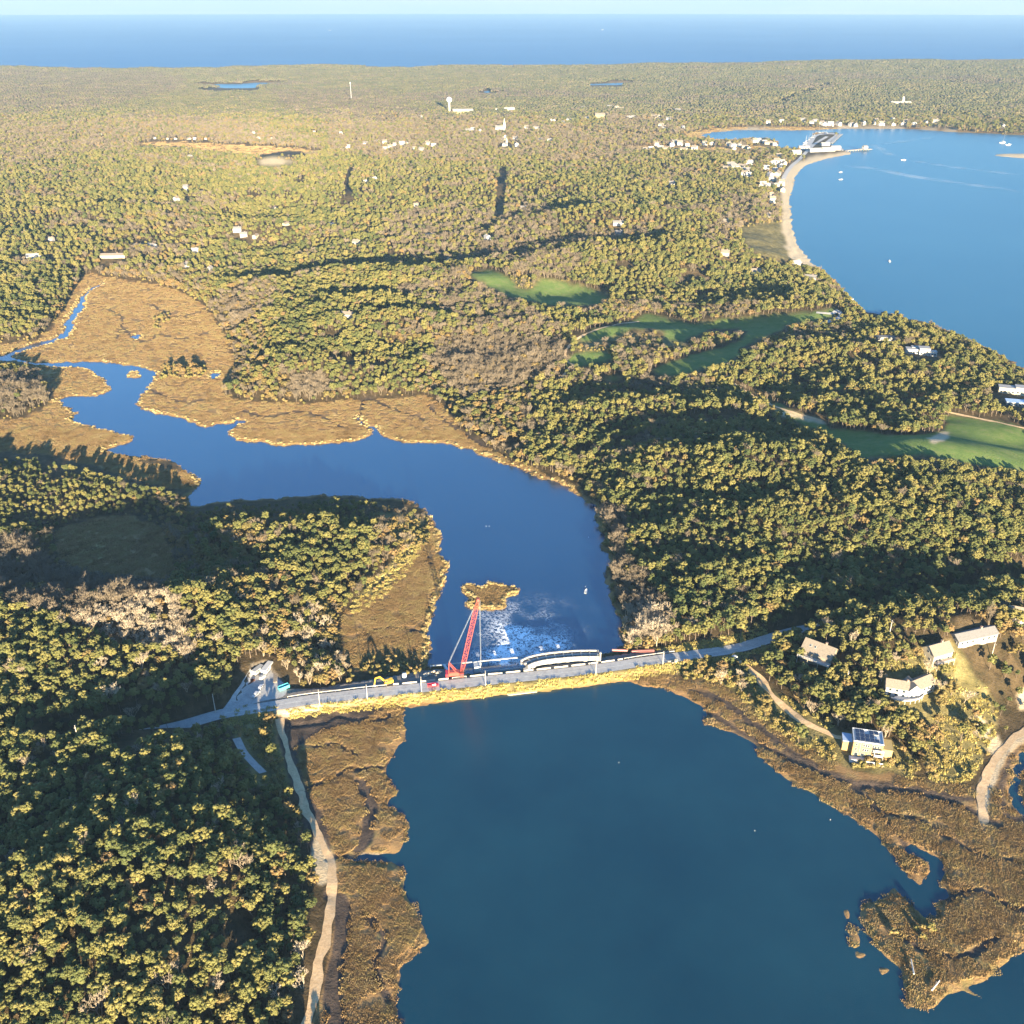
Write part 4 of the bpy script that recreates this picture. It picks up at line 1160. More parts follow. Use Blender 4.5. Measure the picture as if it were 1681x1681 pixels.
for y0, y1, st in ((200, 700, 1.9), (700, 1600, 2.6)):
    x, y, h, px, py = jgrid(y0, y1, st, 190)
    s_ = fld(SD, x, y)
    k = (y > 450) & (s_ > 0.2) & (s_ < 2.6) & fld(M, x, y) & (fld(DU, x, y) < 3) & (RNG.random(x.size) < 0.95) & ~fld(C_SAND, x, y)
    P_.append(np.stack([x[k], y[k], h[k] - 0.1], 1))
P_ = np.concatenate(P_); n = len(P_)
scatter_stuff('shore_reeds', REED, P_, RNG.uniform(0, 6.28, n), np.repeat(RNG.uniform(.35, .8, (n, 1)), 3, 1), 'pale yellow reeds fringing the water', 'reeds')
x, y, h, px, py = jgrid(330, 620, 1.7, 20)
k = (((fld(DR, x, y) < 10.5) & (fld(DR, x, y) > 4.6) & (h > 0.3) & (np.abs(x) < 150) & (~fld(C_DIRT, x, y))) | (fld(C_DRY, x, y) & (RNG.random(x.size) < .45))) & ~blocked(x, y, h) & (RNG.random(x.size) < .8)
n = int(k.sum())
scatter_stuff('bank_grass', SEDGE, np.stack([x[k], y[k], h[k] - .05], 1), RNG.uniform(0, 6.28, n), np.repeat(RNG.uniform(.6, 1.1, (n, 1)), 3, 1), 'long straw yellow grass on the causeway bank and dry slopes', 'grass')
print('TREES', {k: len(v) for k, v in trees.items()})

# ------------------------------------------------------------------ road, paths, markings
def drape(name, P, width, mat, lift, label, kind='structure', zfix=None, off=0.0, wob=0.0):
    P = np.asarray(P, float)
    T = np.gradient(P, axis=0); T /= np.linalg.norm(T, axis=1, keepdims=True) + 1e-9
    Nn = np.stack([-T[:, 1], T[:, 0]], 1)
    cols = 4
    V = []
    for k in range(cols):
        w = (k / (cols - 1) - 0.5) * width * (1 + wob * fnoise(P[:, 0] / 9 + 40 * k, P[:, 1] / 9, 71, 2)) + off
        q = P + Nn * np.reshape(w, (-1, 1))
        z = height(q[:, 0], q[:, 1]) + lift
        V.append(np.stack([q[:, 0], q[:, 1], z], 1))
    V = np.stack(V, 1)
    if zfix: V[:, :, 2] = V[:, :, 2].max(1, keepdims=True)
    n = len(P)
    i = np.arange(n - 1)[:, None] * cols + np.arange(cols - 1)[None]
    F = np.stack([i, i + cols, i + cols + 1, i + 1], -1).reshape(-1, 4)
    # a little thickness so that the edge is a real step
    o = link_mesh(name, np_mesh(name, V.reshape(-1, 3), F, mat))
    return tag(o, label, None, None, kind)
def surf(name, lo, mid, hi, s1, s2, rough=0.9):
    m, nt, b = new_mat(name)
    v = obj_coord(nt)
    n1_ = noise_node(nt, s1, 5, 0.7, v); n2_ = noise_node(nt, s2, 4, 0.7, v)
    mm = nt.nodes.new('ShaderNodeMath'); mm.operation = 'MULTIPLY_ADD'; mm.inputs[1].default_value = 0.5
    m3 = nt.nodes.new('ShaderNodeMath'); m3.operation = 'MULTIPLY'; m3.inputs[1].default_value = 0.5
    nt.links.new(n2_.outputs[0], m3.inputs[0]); nt.links.new(n1_.outputs[0], mm.inputs[0]); nt.links.new(m3.outputs[0], mm.inputs[2])
    r = ramp(nt, mm.outputs[0], [(0.36, lo), (0.5, mid), (0.64, hi)])
    nt.links.new(r.outputs[0], b.inputs['Base Color']); b.inputs['Roughness'].default_value = rough
    bp = nt.nodes.new('ShaderNodeBump'); bp.inputs['Strength'].default_value = 0.6; bp.inputs['Distance'].default_value = 0.25
    nt.links.new(n2_.outputs[0], bp.inputs['Height']); nt.links.new(bp.outputs[0], b.inputs['Normal'])
    return m
m_asph = surf('worn_asphalt', (0.28, 0.265, 0.245), (0.38, 0.36, 0.33), (0.46, 0.44, 0.40), 0.25, 1.2)
m_sandp = surf('packed_sand', (0.42, 0.27, 0.135), (0.56, 0.38, 0.20), (0.66, 0.47, 0.27), 0.3, 1.1)
m_conc = surf('pale_concrete', (0.24, 0.225, 0.20), (0.34, 0.32, 0.285), (0.44, 0.42, 0.38), 0.2, 1.5)
m_line = plain('road_paint', (0.62, 0.60, 0.50), 0.7, 0.2, 0.8)
def resample(P, step=2.5):
    P = np.asarray(P, float); s = np.r_[0, np.cumsum(np.hypot(*np.diff(P, axis=0).T))]
    t = np.arange(0, s[-1], step)
    return np.stack([np.interp(t, s, P[:, 0]), np.interp(t, s, P[:, 1])], 1)
RW = resample(road_w)
drape('road', RW, 8.2, m_asph, 0.10, 'grey asphalt road crossing the causeway', zfix=True)
drape('road_marking', RW, 0.28, m_line, 0.125, 'faded centre line of the causeway road', zfix=True)
drape('road_edge_line', RW, 0.22, m_line, 0.125, 'faded edge line on the lagoon side of the road', zfix=True, off=-3.3)
for (nm_, pl, w, mt, lb), P in zip(PATHS, PATH_W):
    drape(nm_, resample(P, 2.5), w, m_sandp if mt == 'sand' else m_asph, 0.14, lb, wob=1.1 if mt == 'sand' else 0.1)

PADM = np.array([at(*q)[:2] for q in smooth_poly([(380,1164),(404,1126),(413,1103),(438,1094),(455,1110),(470,1130),(464,1144),(430,1151)], 3)])
o = link_mesh('yard_pavement', np_mesh('yard_pavement', np.c_[PADM, np.full(len(PADM), 3.34)], [list(range(len(PADM)))], m_asph)); tag(o, 'grey paved work yard at the left end of the causeway', None, None, 'structure')
WH = to_world(smooth_poly([(1320,241),(1338,222),(1354,219),(1376,220.5),(1359,237),(1376,241),(1385,246.5),(1360,252),(1332,249)], 3), 1.7)
wm = MB(); n = len(WH)
wm.add([(x, y, 1.7) for x, y in WH] + [(x, y, -1) for x, y in WH], [list(range(n))] + [[i, (i + 1) % n, n + (i + 1) % n, n + i] for i in range(n)])
tag(wm.build('wharf_pavement', m_asph), 'grey paved wharf with parking beside the harbour basin', None, None, 'structure')

# ------------------------------------------------------------------ foam below the sluice, wakes on the bay
def foam_mat(name, scale, thr, soft, c=(0.93, 0.96, 0.97)):
    m, nt, b = new_mat(name)
    geo = nt.nodes.new('ShaderNodeNewGeometry')
    at_ = nt.nodes.new('ShaderNodeAttribute'); at_.attribute_name = 'amount'
    wn_ = noise_node(nt, scale * 0.6, 3, 0.6, geo.outputs['Position'])
    mp = nt.nodes.new('ShaderNodeMix'); mp.data_type = 'VECTOR'; mp.inputs[0].default_value = 0.35
    sc_ = nt.nodes.new('ShaderNodeVectorMath'); sc_.operation = 'SCALE'; sc_.inputs['Scale'].default_value = 9.0
    nt.links.new(wn_.outputs['Color'], sc_.inputs[0])
    ad = nt.nodes.new('ShaderNodeVectorMath'); ad.operation = 'ADD'
    nt.links.new(geo.outputs['Position'], ad.inputs[0]); nt.links.new(sc_.outputs[0], ad.inputs[1])
    n = noise_node(nt, scale, 5, 0.6, ad.outputs[0])
    # ridged noise: thin winding strands
    a = nt.nodes.new('ShaderNodeMath'); a.operation = 'SUBTRACT'; a.inputs[1].default_value = 0.5; nt.links.new(n.outputs[0], a.inputs[0])
    ab = nt.nodes.new('ShaderNodeMath'); ab.operation = 'ABSOLUTE'; nt.links.new(a.outputs[0], ab.inputs[0])
    th = nt.nodes.new('ShaderNodeMath'); th.operation = 'MULTIPLY'; th.inputs[1].default_value = thr; nt.links.new(at_.outputs['Fac'], th.inputs[0])
    mr = nt.nodes.new('ShaderNodeMapRange'); mr.interpolation_type = 'SMOOTHSTEP'
    nt.links.new(ab.outputs[0], mr.inputs['Value']); mr.inputs['From Min'].default_value = 0.0
    nt.links.new(th.outputs[0], mr.inputs['From Max']); mr.inputs['To Min'].default_value = 1.0; mr.inputs['To Max'].default_value = 0.0
    mu = nt.nodes.new('ShaderNodeMath'); mu.operation = 'MULTIPLY'; mu.use_clamp = True; mu.inputs[1].default_value = soft
    m2 = nt.nodes.new('ShaderNodeMath'); m2.operation = 'MULTIPLY'; m2.use_clamp = True
    nt.links.new(mr.outputs[0], mu.inputs[0]); nt.links.new(mu.outputs[0], m2.inputs[0]); nt.links.new(at_.outputs['Fac'], m2.inputs[1])
    nt.links.new(m2.outputs[0], b.inputs['Alpha'])
    set_rgb(b.inputs['Base Color'], c); b.inputs['Roughness'].default_value = 0.9
    bp = nt.nodes.new('ShaderNodeBump'); bp.inputs['Strength'].default_value = 1.0; bp.inputs['Distance'].default_value = 0.5
    nt.links.new(n.outputs[0], bp.inputs['Height']); nt.links.new(bp.outputs[0], b.inputs['Normal'])
    return m
fx0, fy0 = unproj(862, 1090); fx0 = float(fx0); fy0 = float(fy0)
nx, ny = 70, 90
xs = np.linspace(-44, 56, nx); ys = np.linspace(-6, 92, ny)
X, Y = np.meshgrid(xs, ys)
cxn = 1 - 0.03 * Y
wid = 25 + 0.14 * np.maximum(Y, 0)
am = np.exp(-((X - cxn) / wid) ** 2) * np.clip(1.15 - Y / 74.0, 0.0, 1) * sstep(-6, 2, Y) * np.clip(0.75 + 1.2 * fnoise(X / 14, Y / 14, 5, 3), 0.1, 1.3)
am = np.clip(am * 1.45 - 0.06, 0, 1)
i = np.arange(ny - 1)[:, None] * nx + np.arange(nx - 1)[None]
V_ = np.stack([X + fx0, Y + fy0, 0 * X + 0.03], -1).reshape(-1, 3)
keep_f = np.stack([i, i + 1, i + nx + 1, i + nx], -1).reshape(-1, 4)
wz = height(V_[:, 0], V_[:, 1]).reshape(ny, nx)
me = np_mesh('foam', V_, keep_f, foam_mat('white_foam', 0.40, 0.118, 1.9))
a_ = me.attributes.new('amount', 'FLOAT', 'POINT'); a_.data.foreach_set('value', am.ravel().astype(np.float32))
tag(link_mesh('foam', me), 'white churning foam streaming from the bridge opening', 'foam', None, 'stuff')
m_wake = foam_mat('faint_wake', 0.02, 0.5, 0.55, (0.5, 0.66, 0.75))
def wake(name, pl, width, amt, label):
    P = resample(to_world(smooth_poly(pl, 5, False)), 12.0)
    T = np.gradient(P, axis=0); T /= np.linalg.norm(T, axis=1, keepdims=True); Nn = np.stack([-T[:, 1], T[:, 0]], 1)
    prof = [(-1, 0), (-.4, .8), (0, 1), (.4, .8), (1, 0)]
    V = np.stack([np.c_[P + Nn * (k * width / 2), np.full(len(P), 0.04)] for k, _ in prof], 1)
    n = len(P); t = np.linspace(0, 1, n); fade = np.minimum(1, np.minimum(t, 1 - t) * 6) * (0.7 + 0.6 * fnoise(t * 9, t * 0 + amt, 3, 2))
    A = np.stack([fade * q * amt for _, q in prof], 1)
    i = np.arange(n - 1)[:, None] * 5 + np.arange(4)[None]
    me = np_mesh(name, V.reshape(-1, 3), np.stack([i, i + 5, i + 6, i + 1], -1).reshape(-1, 4), m_wake)
    a_ = me.attributes.new('amount', 'FLOAT', 'POINT'); a_.data.foreach_set('value', np.clip(A, 0, 1).ravel().astype(np.float32))
    tag(link_mesh(name, me), label, 'wake', None, 'stuff')
wake('boat_wake', [(1380,271),(1440,278),(1500,290),(1580,301),(1700,318)], 46, 0.75, 'long pale wake curving across the bay')
wake('boat_wake', [(1490,262),(1550,272),(1620,281),(1700,290)], 40, 0.5, 'fainter wake beyond the long pale one')
wake('boat_wake', [(1430,236),(1448,245),(1458,252),(1468,258)], 40, 0.5, 'short pale wake off the pier head')
wake('boat_wake', [(1440,237),(1490,231),(1540,225)], 40, 0.4, 'thin pale streak reaching toward the far bank')

# ------------------------------------------------------------------ paints
WALL = {'white': plain('white_clapboard', (0.42, 0.40, 0.365), 0.7, 0.06), 'cream': plain('cream_siding', (0.36, 0.31, 0.22), 0.75, 0.08),
        'pale': plain('weathered_siding', (0.28, 0.255, 0.22), 0.8, 0.12), 'cedar': plain('cedar_shingles', (0.24, 0.195, 0.14), 0.85, 0.15)}
ROOF = {'tan': plain('tan_shingle_roof', (0.20, 0.165, 0.125), 0.85, 0.15), 'grey': plain('grey_shingle_roof', (0.17, 0.16, 0.15), 0.85, 0.15), 'pale': plain('pale_roof', (0.32, 0.30, 0.27), 0.75, 0.08)}
m_glass = plain('window_glass', (0.03, 0.04, 0.05), 0.12, 0.1)
m_trim = plain('white_trim', (0.46, 0.45, 0.42), 0.6, 0.05)
m_brick = plain('chimney_brick', (0.30, 0.20, 0.15), 0.85, 0.2)
m_deck = plain('weathered_deck', (0.40, 0.34, 0.27), 0.85, 0.15)
m_white = plain('white_paint', (0.50, 0.50, 0.48), 0.45, 0.04)
m_steelw = plain('pale_steel', (0.36, 0.36, 0.34), 0.5, 0.15)
m_steel = plain('grey_steel', (0.30, 0.31, 0.32), 0.5, 0.15)
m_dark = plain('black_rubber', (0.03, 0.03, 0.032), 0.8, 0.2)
m_red = plain('crane_red', (0.34, 0.058, 0.038), 0.5, 0.12)
m_redp = plain('truck_red', (0.50, 0.03, 0.04), 0.35, 0.08)
m_pink = plain('red_lead_steel', (0.50, 0.20, 0.17), 0.7, 0.15)
m_yel = plain('machine_yellow', (0.72, 0.44, 0.03), 0.45, 0.08)
m_wood = plain('grey_timber', (0.34, 0.27, 0.20), 0.85, 0.2)
m_turq = plain('turquoise_paint', (0.08, 0.42, 0.48), 0.55, 0.1)
m_rust = plain('rusty_steel', (0.24, 0.10, 0.06), 0.85, 0.2)
m_stone = plain('pale_stone', (0.36, 0.31, 0.24), 0.9, 0.15)
m_ochre = plain('ochre_cladding', (0.36, 0.235, 0.09), 0.75, 0.1)
m_panel = plain('solar_cells', (0.025, 0.035, 0.065), 0.2, 0.1)
m_blue = plain('pale_blue_roof', (0.38, 0.47, 0.60), 0.5, 0.08)
m_yhouse = plain('yellow_siding', (0.38, 0.28, 0.11), 0.75, 0.08)

def gable_wall(L, Wd, h, rise, down=2.0):
    b = MB()
    y = Wd / 2
    b.prism([(-y, -down), (y, -down), (y, h), (0, h + rise), (-y, h)], L)
    return b
def gable_roof(L, Wd, h, rise, over=0.45, t=0.22, b=None, c=(0, 0, 0), mi=0):
    b = b or MB()
    y = Wd / 2; s = rise / y
    e = y + over; z0 = h - over * s
    for sg in (-1, 1):
        b.prism([(0, h + rise + 0.02), (sg * e, z0 + 0.02), (sg * e, z0 + t), (0, h + rise + t + 0.02)] if sg > 0 else [(0, h + rise + t + 0.02), (sg * e, z0 + t), (sg * e, z0 + 0.02), (0, h + rise + 0.02)], L + 2 * over, c, 0, mi)
    return b
def window(parent, x, y, z, w, h, side, axis='y'):
    """a window standing proud of a wall facing -y / +y (axis y) or -x / +x"""
    f = MB(); g = MB(); s = side
    if axis == 'y':
        f.box((x, y + s * 0.04, z), (w + 0.24, 0.08, h + 0.24)); g.box((x, y + s * 0.07, z), (w, 0.06, h))
    else:
        f.box((x + s * 0.04, y, z), (0.08, w + 0.24, h + 0.24)); g.box((x + s * 0.07, y, z), (0.06, w, h))
    o = f.build('window', m_trim, parent); g.build('pane', m_glass, o)
    return o
def door(parent, x, y, side, axis='y', mat=None):
    d = MB()
    if axis == 'y': d.box((x, y + side * 0.05, 1.05), (1.0, 0.1, 2.1))
    else: d.box((x + side * 0.05, y, 1.05), (0.1, 1.0, 2.1))
    return d.build('door', mat or m_brick, parent)

def gable_house(px, py, L, Wd, h, rise, deg, wall, roof, label, detail=2):
    p = at(px, py)
    zmin = p.z
    r = empty('house', (p.x, p.y + Wd * 0.35, zmin), R(deg), label, 'house', 'houses in the woods')
    gable_wall(L, Wd, h, rise, 4.0).build('wall', WALL[wall], r)
    rf = gable_roof(L, Wd, h, rise).build('roof', ROOF[roof], r)
    c = MB(); c.box((L * 0.18, 0.4, h + rise + 0.1), (0.9, 0.9, 2.2)); c.box((L * 0.18, 0.4, h + rise + 1.25), (1.1, 1.1, 0.2)); c.build('chimney', m_brick, rf)
    if detail:
        n = max(2, int(L / 3.4))
        for fl in range(max(1, int(h / 2.6))):
            for k in range(n):
                x = (k + 0.5) / n * (L - 1.2) - (L - 1.2) / 2
                if fl == 0 and k == n // 2: door(r, x, -Wd / 2, -1)
                else: window(r, x, -Wd / 2, 1.5 + 2.6 * fl, 1.2, 1.35, -1)
        for sx in (-1, 1):
            for y in (-Wd * 0.22, Wd * 0.22): window(r, sx * L / 2, y, 1.5, 1.1, 1.3, sx, 'x')
            window(r, sx * L / 2, 0, h + 0.3, 1.1, 1.2, sx, 'x')
    return r
made = []
for h in HOUSES:
    near_ = h[1] > 1000
    r = gable_house(h[0], h[1], h[2], h[3], h[4], h[5], h[6], h[7], h[8], h[9], 2)
    made.append(r)
# the deck house: skylights and a raised deck on posts
r = made[0]; L, Wd, h_, rise = 17, 11, 5.0, 4.6
rf = [c for c in r.children if c.name.startswith('roof')][0]
for x in (-4.5, -1.8):
    s = rise / (Wd / 2); yy = -Wd * 0.25; zz = h_ + rise - (Wd * 0.25) * s + 0.3
    b = MB(); a0 = math.atan(s)
    for q, wv, mi in ((0, 1.1, 0), (0.05, 0.85, 1)):
        u_ = Vector((1, 0, 0)); v_ = Vector((0, math.cos(a0), math.sin(a0))); n_ = Vector((0, -math.sin(a0), math.cos(a0)))
        cc = Vector((x, yy, zz)) + n_ * q
        b.add([cc + u_ * (sx * wv / 2) + v_ * (sy * wv * 0.6) + n_ * t for t in (0, 0.08) for sx, sy in ((-1, -1), (1, -1), (1, 1), (-1, 1))],
              [[3, 2, 1, 0], [4, 5, 6, 7], [0, 1, 5, 4], [1, 2, 6, 5], [2, 3, 7, 6], [3, 0, 4, 7]], mi)
    b.build('skylight', [m_trim, m_glass], rf)
def add_deck(r, x0, x1, y0, y1, z):
    d = MB(); d.box(((x0 + x1) / 2, (y0 + y1) / 2, z - 0.12), (x1 - x0, y1 - y0, 0.24))
    for x in np.linspace(x0 + .3, x1 - .3, 4):
        d.box((x, y0 + .3, z / 2 - 1.7), (0.25, 0.25, z + 3.0))
    o = d.build('deck', m_deck, r)
    f = MB()
    for x in np.arange(x0 + .1, x1, 1.4): f.box((x, y0 + .08, z + .5), (0.1, 0.1, 1.0))
    f.box(((x0 + x1) / 2, y0 + .08, z + 1.05), (x1 - x0, 0.14, 0.1)); f.box(((x0 + x1) / 2, y0 + .08, z + 0.55), (x1 - x0, 0.08, 0.08))
    f.build('railing', m_trim, o)
add_deck(r, -9, 9, -9.5, -5.6, 2.7)
add_deck(made[1], -6, 6, -7.5, -4.6, 1.2)

# white house with two wings
p = at(1495, 1146)
r = empty('house', (p.x, p.y + 4, p.z + 0.3), R(8), 'large white house with two wings and a curving white deck on the bluff', 'house', 'houses in the woods')
def wing(cx, cy, deg, L, Wd, h, rise, wl='white', rfm='tan'):
    w = gable_wall(L, Wd, h, rise, 4.0).build('wall', WALL[wl], r, (cx, cy, 0), R(deg))
    f = gable_roof(L, Wd, h, rise).build('roof', ROOF[rfm], r, (cx, cy, 0), R(deg))
    n = max(2, int(L / 3))
    for fl in range(max(1, int(h / 2.6))):
        for k in range(n):
            window(w, (k + .5) / n * (L - 1) - (L - 1) / 2, -Wd / 2, 1.4 + 2.6 * fl, 1.3, 1.5, -1)
    for y in (-Wd * .2, Wd * .2): window(w, L / 2, y, 1.5, 1.1, 1.4, 1, 'x'); window(w, -L / 2, y, 1.5, 1.1, 1.4, -1, 'x')
    return f
f1 = wing(-6.6, 1.0, -24, 11, 7.5, 5.4, 2.6); f2 = wing(6.2, 0.6, 20, 13, 8, 5.6, 2.9)
f3 = wing(0.2, -1.2, 90, 8, 6.5, 5.5, 2.8, 'white', 'tan')
b = MB(); b.box((0.3, 2.5, 7.6), (1.0, 1.0, 3.2)); b.build('chimney', m_brick, f3)
b = MB()
for k in range(9):
    a0 = R(200 + k * 17.5); a1 = R(200 + (k + 1) * 17.5)
    for rad, z in ((9.5, 1.3),):
        p0 = Vector((math.cos(a0) * rad - 3, math.sin(a0) * 5.5 - 2.5, z)); p1 = Vector((math.cos(a1) * rad - 3, math.sin(a1) * 5.5 - 2.5, z))
        b.beam(p0, p1, 0.25, 0.9); b.beam(p0 - Vector((0, 0, 2.5)), p0 + Vector((0, 0, .6)), 0.22)
        b.add([p0 - Vector((0, 0, .4)), p1 - Vector((0, 0, .4)), (-3, -1, .9)], [[0, 1, 2]])
b.build('deck', m_trim, r)

# flat roofed house with solar panels
p = at(1425, 1245)
r = empty('house', (p.x, p.y + 5, p.z), R(-13), 'three storey ochre house with solar panels on its flat roof', 'house', 'houses in the woods')
b = MB(); b.box((0, 0, 3.2), (14, 10, 12.4)); w = b.build('wall', m_ochre, r)
b = MB()
for x, y, dx, dy in ((0, -4.9, 14.3, .35), (0, 4.9, 14.3, .35), (-7.0, 0, .35, 9.4), (7.0, 0, .35, 9.4)): b.box((x, y, 9.65), (dx, dy, 0.6))
b.box((0, 0, 9.46), (13.6, 9.4, 0.1)); rf = b.build('roof', m_white, r)
for i in range(5):
    for j in range(3):
        if (i, j) in ((2, 2), (4, 1)): continue
        b = MB(); cx, cy = -4.9 + i * 2.25, -3.0 + j * 3.0
        b.box((cx, cy, 9.86), (2.1, 2.8, 0.12)); b.box((cx, cy, 9.95), (1.96, 2.66, 0.06), 0, 1); b.box((cx, cy, 9.65), (0.2, 2.0, 0.3))
        b.build('solar_panel', [m_white, m_panel], rf)
for fl, z in ((1, 4.9), (2, 7.7)):
    for x in (-5.4, -2.0, -0.9, 0.2, 2.3, 3.5, 4.9): window(w, x, -5, z, 0.8, 1.3, -1)
    for y in (-2.5, 0, 2.5): window(w, 7, y, z, 1.1, 1.3, 1, 'x'); window(w, -7, y, z, 1.1, 1.3, -1, 'x')
for x in (-5, -2, 1.5, 4.5): window(w, x, -5, 1.9, 1.6, 1.8, -1)
b = MB(); b.box((-3.6, -5.07, 6.2), (0.35, 0.14, 6.4)); b.build('downpipe', m_wood, w)
b = MB(); b.box((-9.2, 1.5, 2.0), (4.4, 6, 8)); an = b.build('annex', m_ochre, r); b = MB(); b.box((-9.2, 1.5, 6.1), (4.8, 6.4, .25)); b.build('annex_roof', m_blue, an)
b = MB(); b.box((9.4, -0.5, 2.2), (4.8, 8, 8.2)); an = b.build('side_wing', m_yhouse, r); b = MB(); b.box((9.4, -.5, 6.45), (5.1, 8.3, .3)); b.build('wing_roof', m_yhouse, an)
for z in (0.3, 3.3, 6.2):
    if z < 1:
        b = MB(); b.box((0, -7.0, z - 1.6), (16, 4, 3.2)); t_ = b.build('terrace', m_white, r)
        b = MB(); b.box((0, -8.9, z + .55), (16, .12, 1.0)); b.build('railing', m_trim, t_)
    else:
        b = MB(); b.box((5.2, -6.0, z), (4.4, 2.0, 0.25)); b.box((5.2, -6.95, z + .6), (4.4, .1, 1.0)); b.box((3.1, -6.9, z / 2), (.2, .2, z)); b.box((7.3, -6.9, z / 2), (.2, .2, z)); b.build('balcony', m_trim, r)

def flat_house(px, py, deg, boxes, label, wl='white', rl='pale'):
    p = at(px, py)
    r = empty('house', (p.x, p.y + 5, p.z), R(deg), label, 'house', 'houses in the woods')
    for cx, cy, dx, dy, h in boxes:
        b = MB(); b.box((cx, cy, h / 2 - 1.5), (dx, dy, h + 3)); w = b.build('wall', WALL[wl], r)
        b = MB(); b.box((cx, cy, h + .15), (dx + .6, dy + .6, .3)); b.build('roof', rl if not isinstance(rl, str) else ROOF[rl], r)
        n = max(2, int(dx / 3))
        for k in range(n): window(w, cx + (k + .5) / n * (dx - 1) - (dx - 1) / 2, cy - dy / 2, 1.6, 1.7, 1.5, -1)
    return r
flat_house(1512, 583, -10, [(-7, 2, 12, 8, 4.5), (4, 0, 10, 9, 6.5), (11, -3, 9, 7, 4.0), (-1, 6, 12, 6, 5.0)], 'white flat roofed house of several blocks on the wooded hill by the bay')
flat_house(1672, 650, -18, [(-8, 3, 14, 9, 5.0), (6, 4, 14, 9, 6.0)], 'cream house of two blocks cut by the right edge below the bay', 'cream')
flat_house(1674, 668, -14, [(-2, -1, 16, 9, 3.6)], 'long shed under a pale blue roof at the right edge', 'pale', m_blue)
flat_house(1394, 497, 10, [(0, 0, 9, 8, 4.5)], 'small square white house on the sand at the bay shore')
flat_house(1455, 560, 4, [(0, 0, 20, 7, 3.4)], 'low grey roofed house in shade left of the white flat roofed house', 'pale', 'grey')

# ------------------------------------------------------------------ the town
def small_house(L, Wd, h, rise, wl, rl, ell=False):
    b = gable_wall(L, Wd, h, rise, 3.0)
    gable_roof(L, Wd, h, rise, 0.5, 0.3, b, (0, 0, 0), 1)
    if ell:
        b.box((L * .35, -Wd * .7, h * .4 - 1), (L * .35, Wd * .6, h * .8 + 2), 0, 0, 1.0); b.box((L * .35, -Wd * .7, h * .82), (L * .4, Wd * .68, .3), 0, 1)
    b.box((L * .2, 0.6, h + rise + .3), (1, 1, 1.8), 0, 2)
    return np_mesh('house', b.v, b.f, [WALL[wl], ROOF[rl], m_brick], b.mi)
SH = [small_house(15, 9, 5.5, 3.2, 'white', 'grey'), small_house(12, 8, 5.2, 3.0, 'white', 'pale', True), small_house(18, 9, 4.6, 2.8, 'cream', 'tan'),
      small_house(11, 8, 6.0, 3.2, 'white', 'tan', True), small_house(14, 9, 5.0, 3.4, 'pale', 'grey')]
rg = random.Random(5)
for k, (lb, gr, pts) in TOWN_GROUPS.items():
    for q in pts:
        p = at(*q)
        o = link_mesh('house', SH[rg.choice((0, 1, 1, 2, 3, 3, 4))], None, (p.x, p.y, p.z), R(rg.uniform(-35, 35) + (90 if rg.random() < .25 else 0)))
        s = rg.uniform(0.85, 1.25) * {'leftfield': .6, 'forestdots': .75, 'village': .9}.get(k, 1.1 if q[1] < 215 else 1.0); o.scale = (s, s, s)
        tag(o, lb, 'house', gr)

# church and chapel
def church(px, py, k, deg, label, name='church'):
    p = at(px, py)
    r = empty(name, (p.x, p.y, p.z), R(deg), label, name); r.scale = (k, k, k)
    gable_wall(24, 12, 9, 5.5, 3).build('wall', WALL['white'], r); gable_roof(24, 12, 9, 5.5).build('roof', ROOF['grey'], r)
    b = MB(); b.box((14, 0, 7.5), (5.6, 5.6, 21)); b.box((14, 0, 20), (4.4, 4.4, 5)); t = b.build('tower', WALL['white'], r)
    b = MB(); b.lathe((14, 0, 22.5), [(2.4, 0), (0.15, 11.5)], 8); b.build('spire', WALL['white'], t)
    for x in (-8, -4, 0, 4, 8): window(r, x, -6, 4.5, 1.6, 4.2, -1)
church(820, 215, 1.0, 8, 'white church with a tall spire in the middle of the village', 'church')
church(829, 240, 0.62, 60, 'small white chapel with a short spire below the larger church', 'chapel')
# water tower
p = at(738, 186)
r = empty('water_tower', (p.x, p.y, p.z), 0, 'white ball topped water tower above the village', 'water tower')
b = MB(); b.lathe((0, 0, -2), [(5.5, 0), (3.2, 5), (2.6, 12), (2.6, 36)], 16); b.build('stem', m_white, r)
b = MB(); b.lathe((0, 0, 41), [(9.4 * math.sin(t), -9.4 * math.cos(t) * 0.92) for t in np.linspace(0.25, math.pi - .02, 14)], 20); tk = b.build('tank', m_white, r)
b = MB(); b.tube((0, 0, 49.5), (0, 0, 52), .25); b.build('antenna', m_steel, tk)
# radio mast
p = at(577, 166)
r = empty('radio_mast', (p.x, p.y, p.z), 0, 'thin tall radio mast alone left of the water tower', 'radio mast')
def lattice(b, A, B, w0, w1, r0=0.12, n=12, wm=None, up=Vector((0, 0, 1))):
    A = Vector(A); B = Vector(B); d = (B - A); L = d.length; d.normalize()
    u_ = d.cross(up if abs(d.dot(up)) < .95 else Vector((0, 1, 0))).normalized(); v_ = u_.cross(d).normalized()
    def sec(t):
        w = w0 + (w1 - w0) * t
        if wm: w = w0 + (wm - w0) * min(1, t * 8) if t < .125 else (w1 + (wm - w1) * min(1, (1 - t) * 8) if t > .875 else wm)
        c = A + d * (L * t)
        return [c + u_ * (sx * w / 2) + v_ * (sy * w / 2) for sx, sy in ((-1, -1), (1, -1), (1, 1), (-1, 1))]
    pr = sec(0)
    for k in range(1, n + 1):
        q = sec(k / n)
        for i in range(4):
            b.beam(pr[i], q[i], r0 * 2); j = (i + 1) % 4
            b.beam(pr[i] if k % 2 else pr[j], q[j] if k % 2 else q[i], r0 * 1.1); b.beam(q[i], q[j], r0 * 1.1)
        pr = q
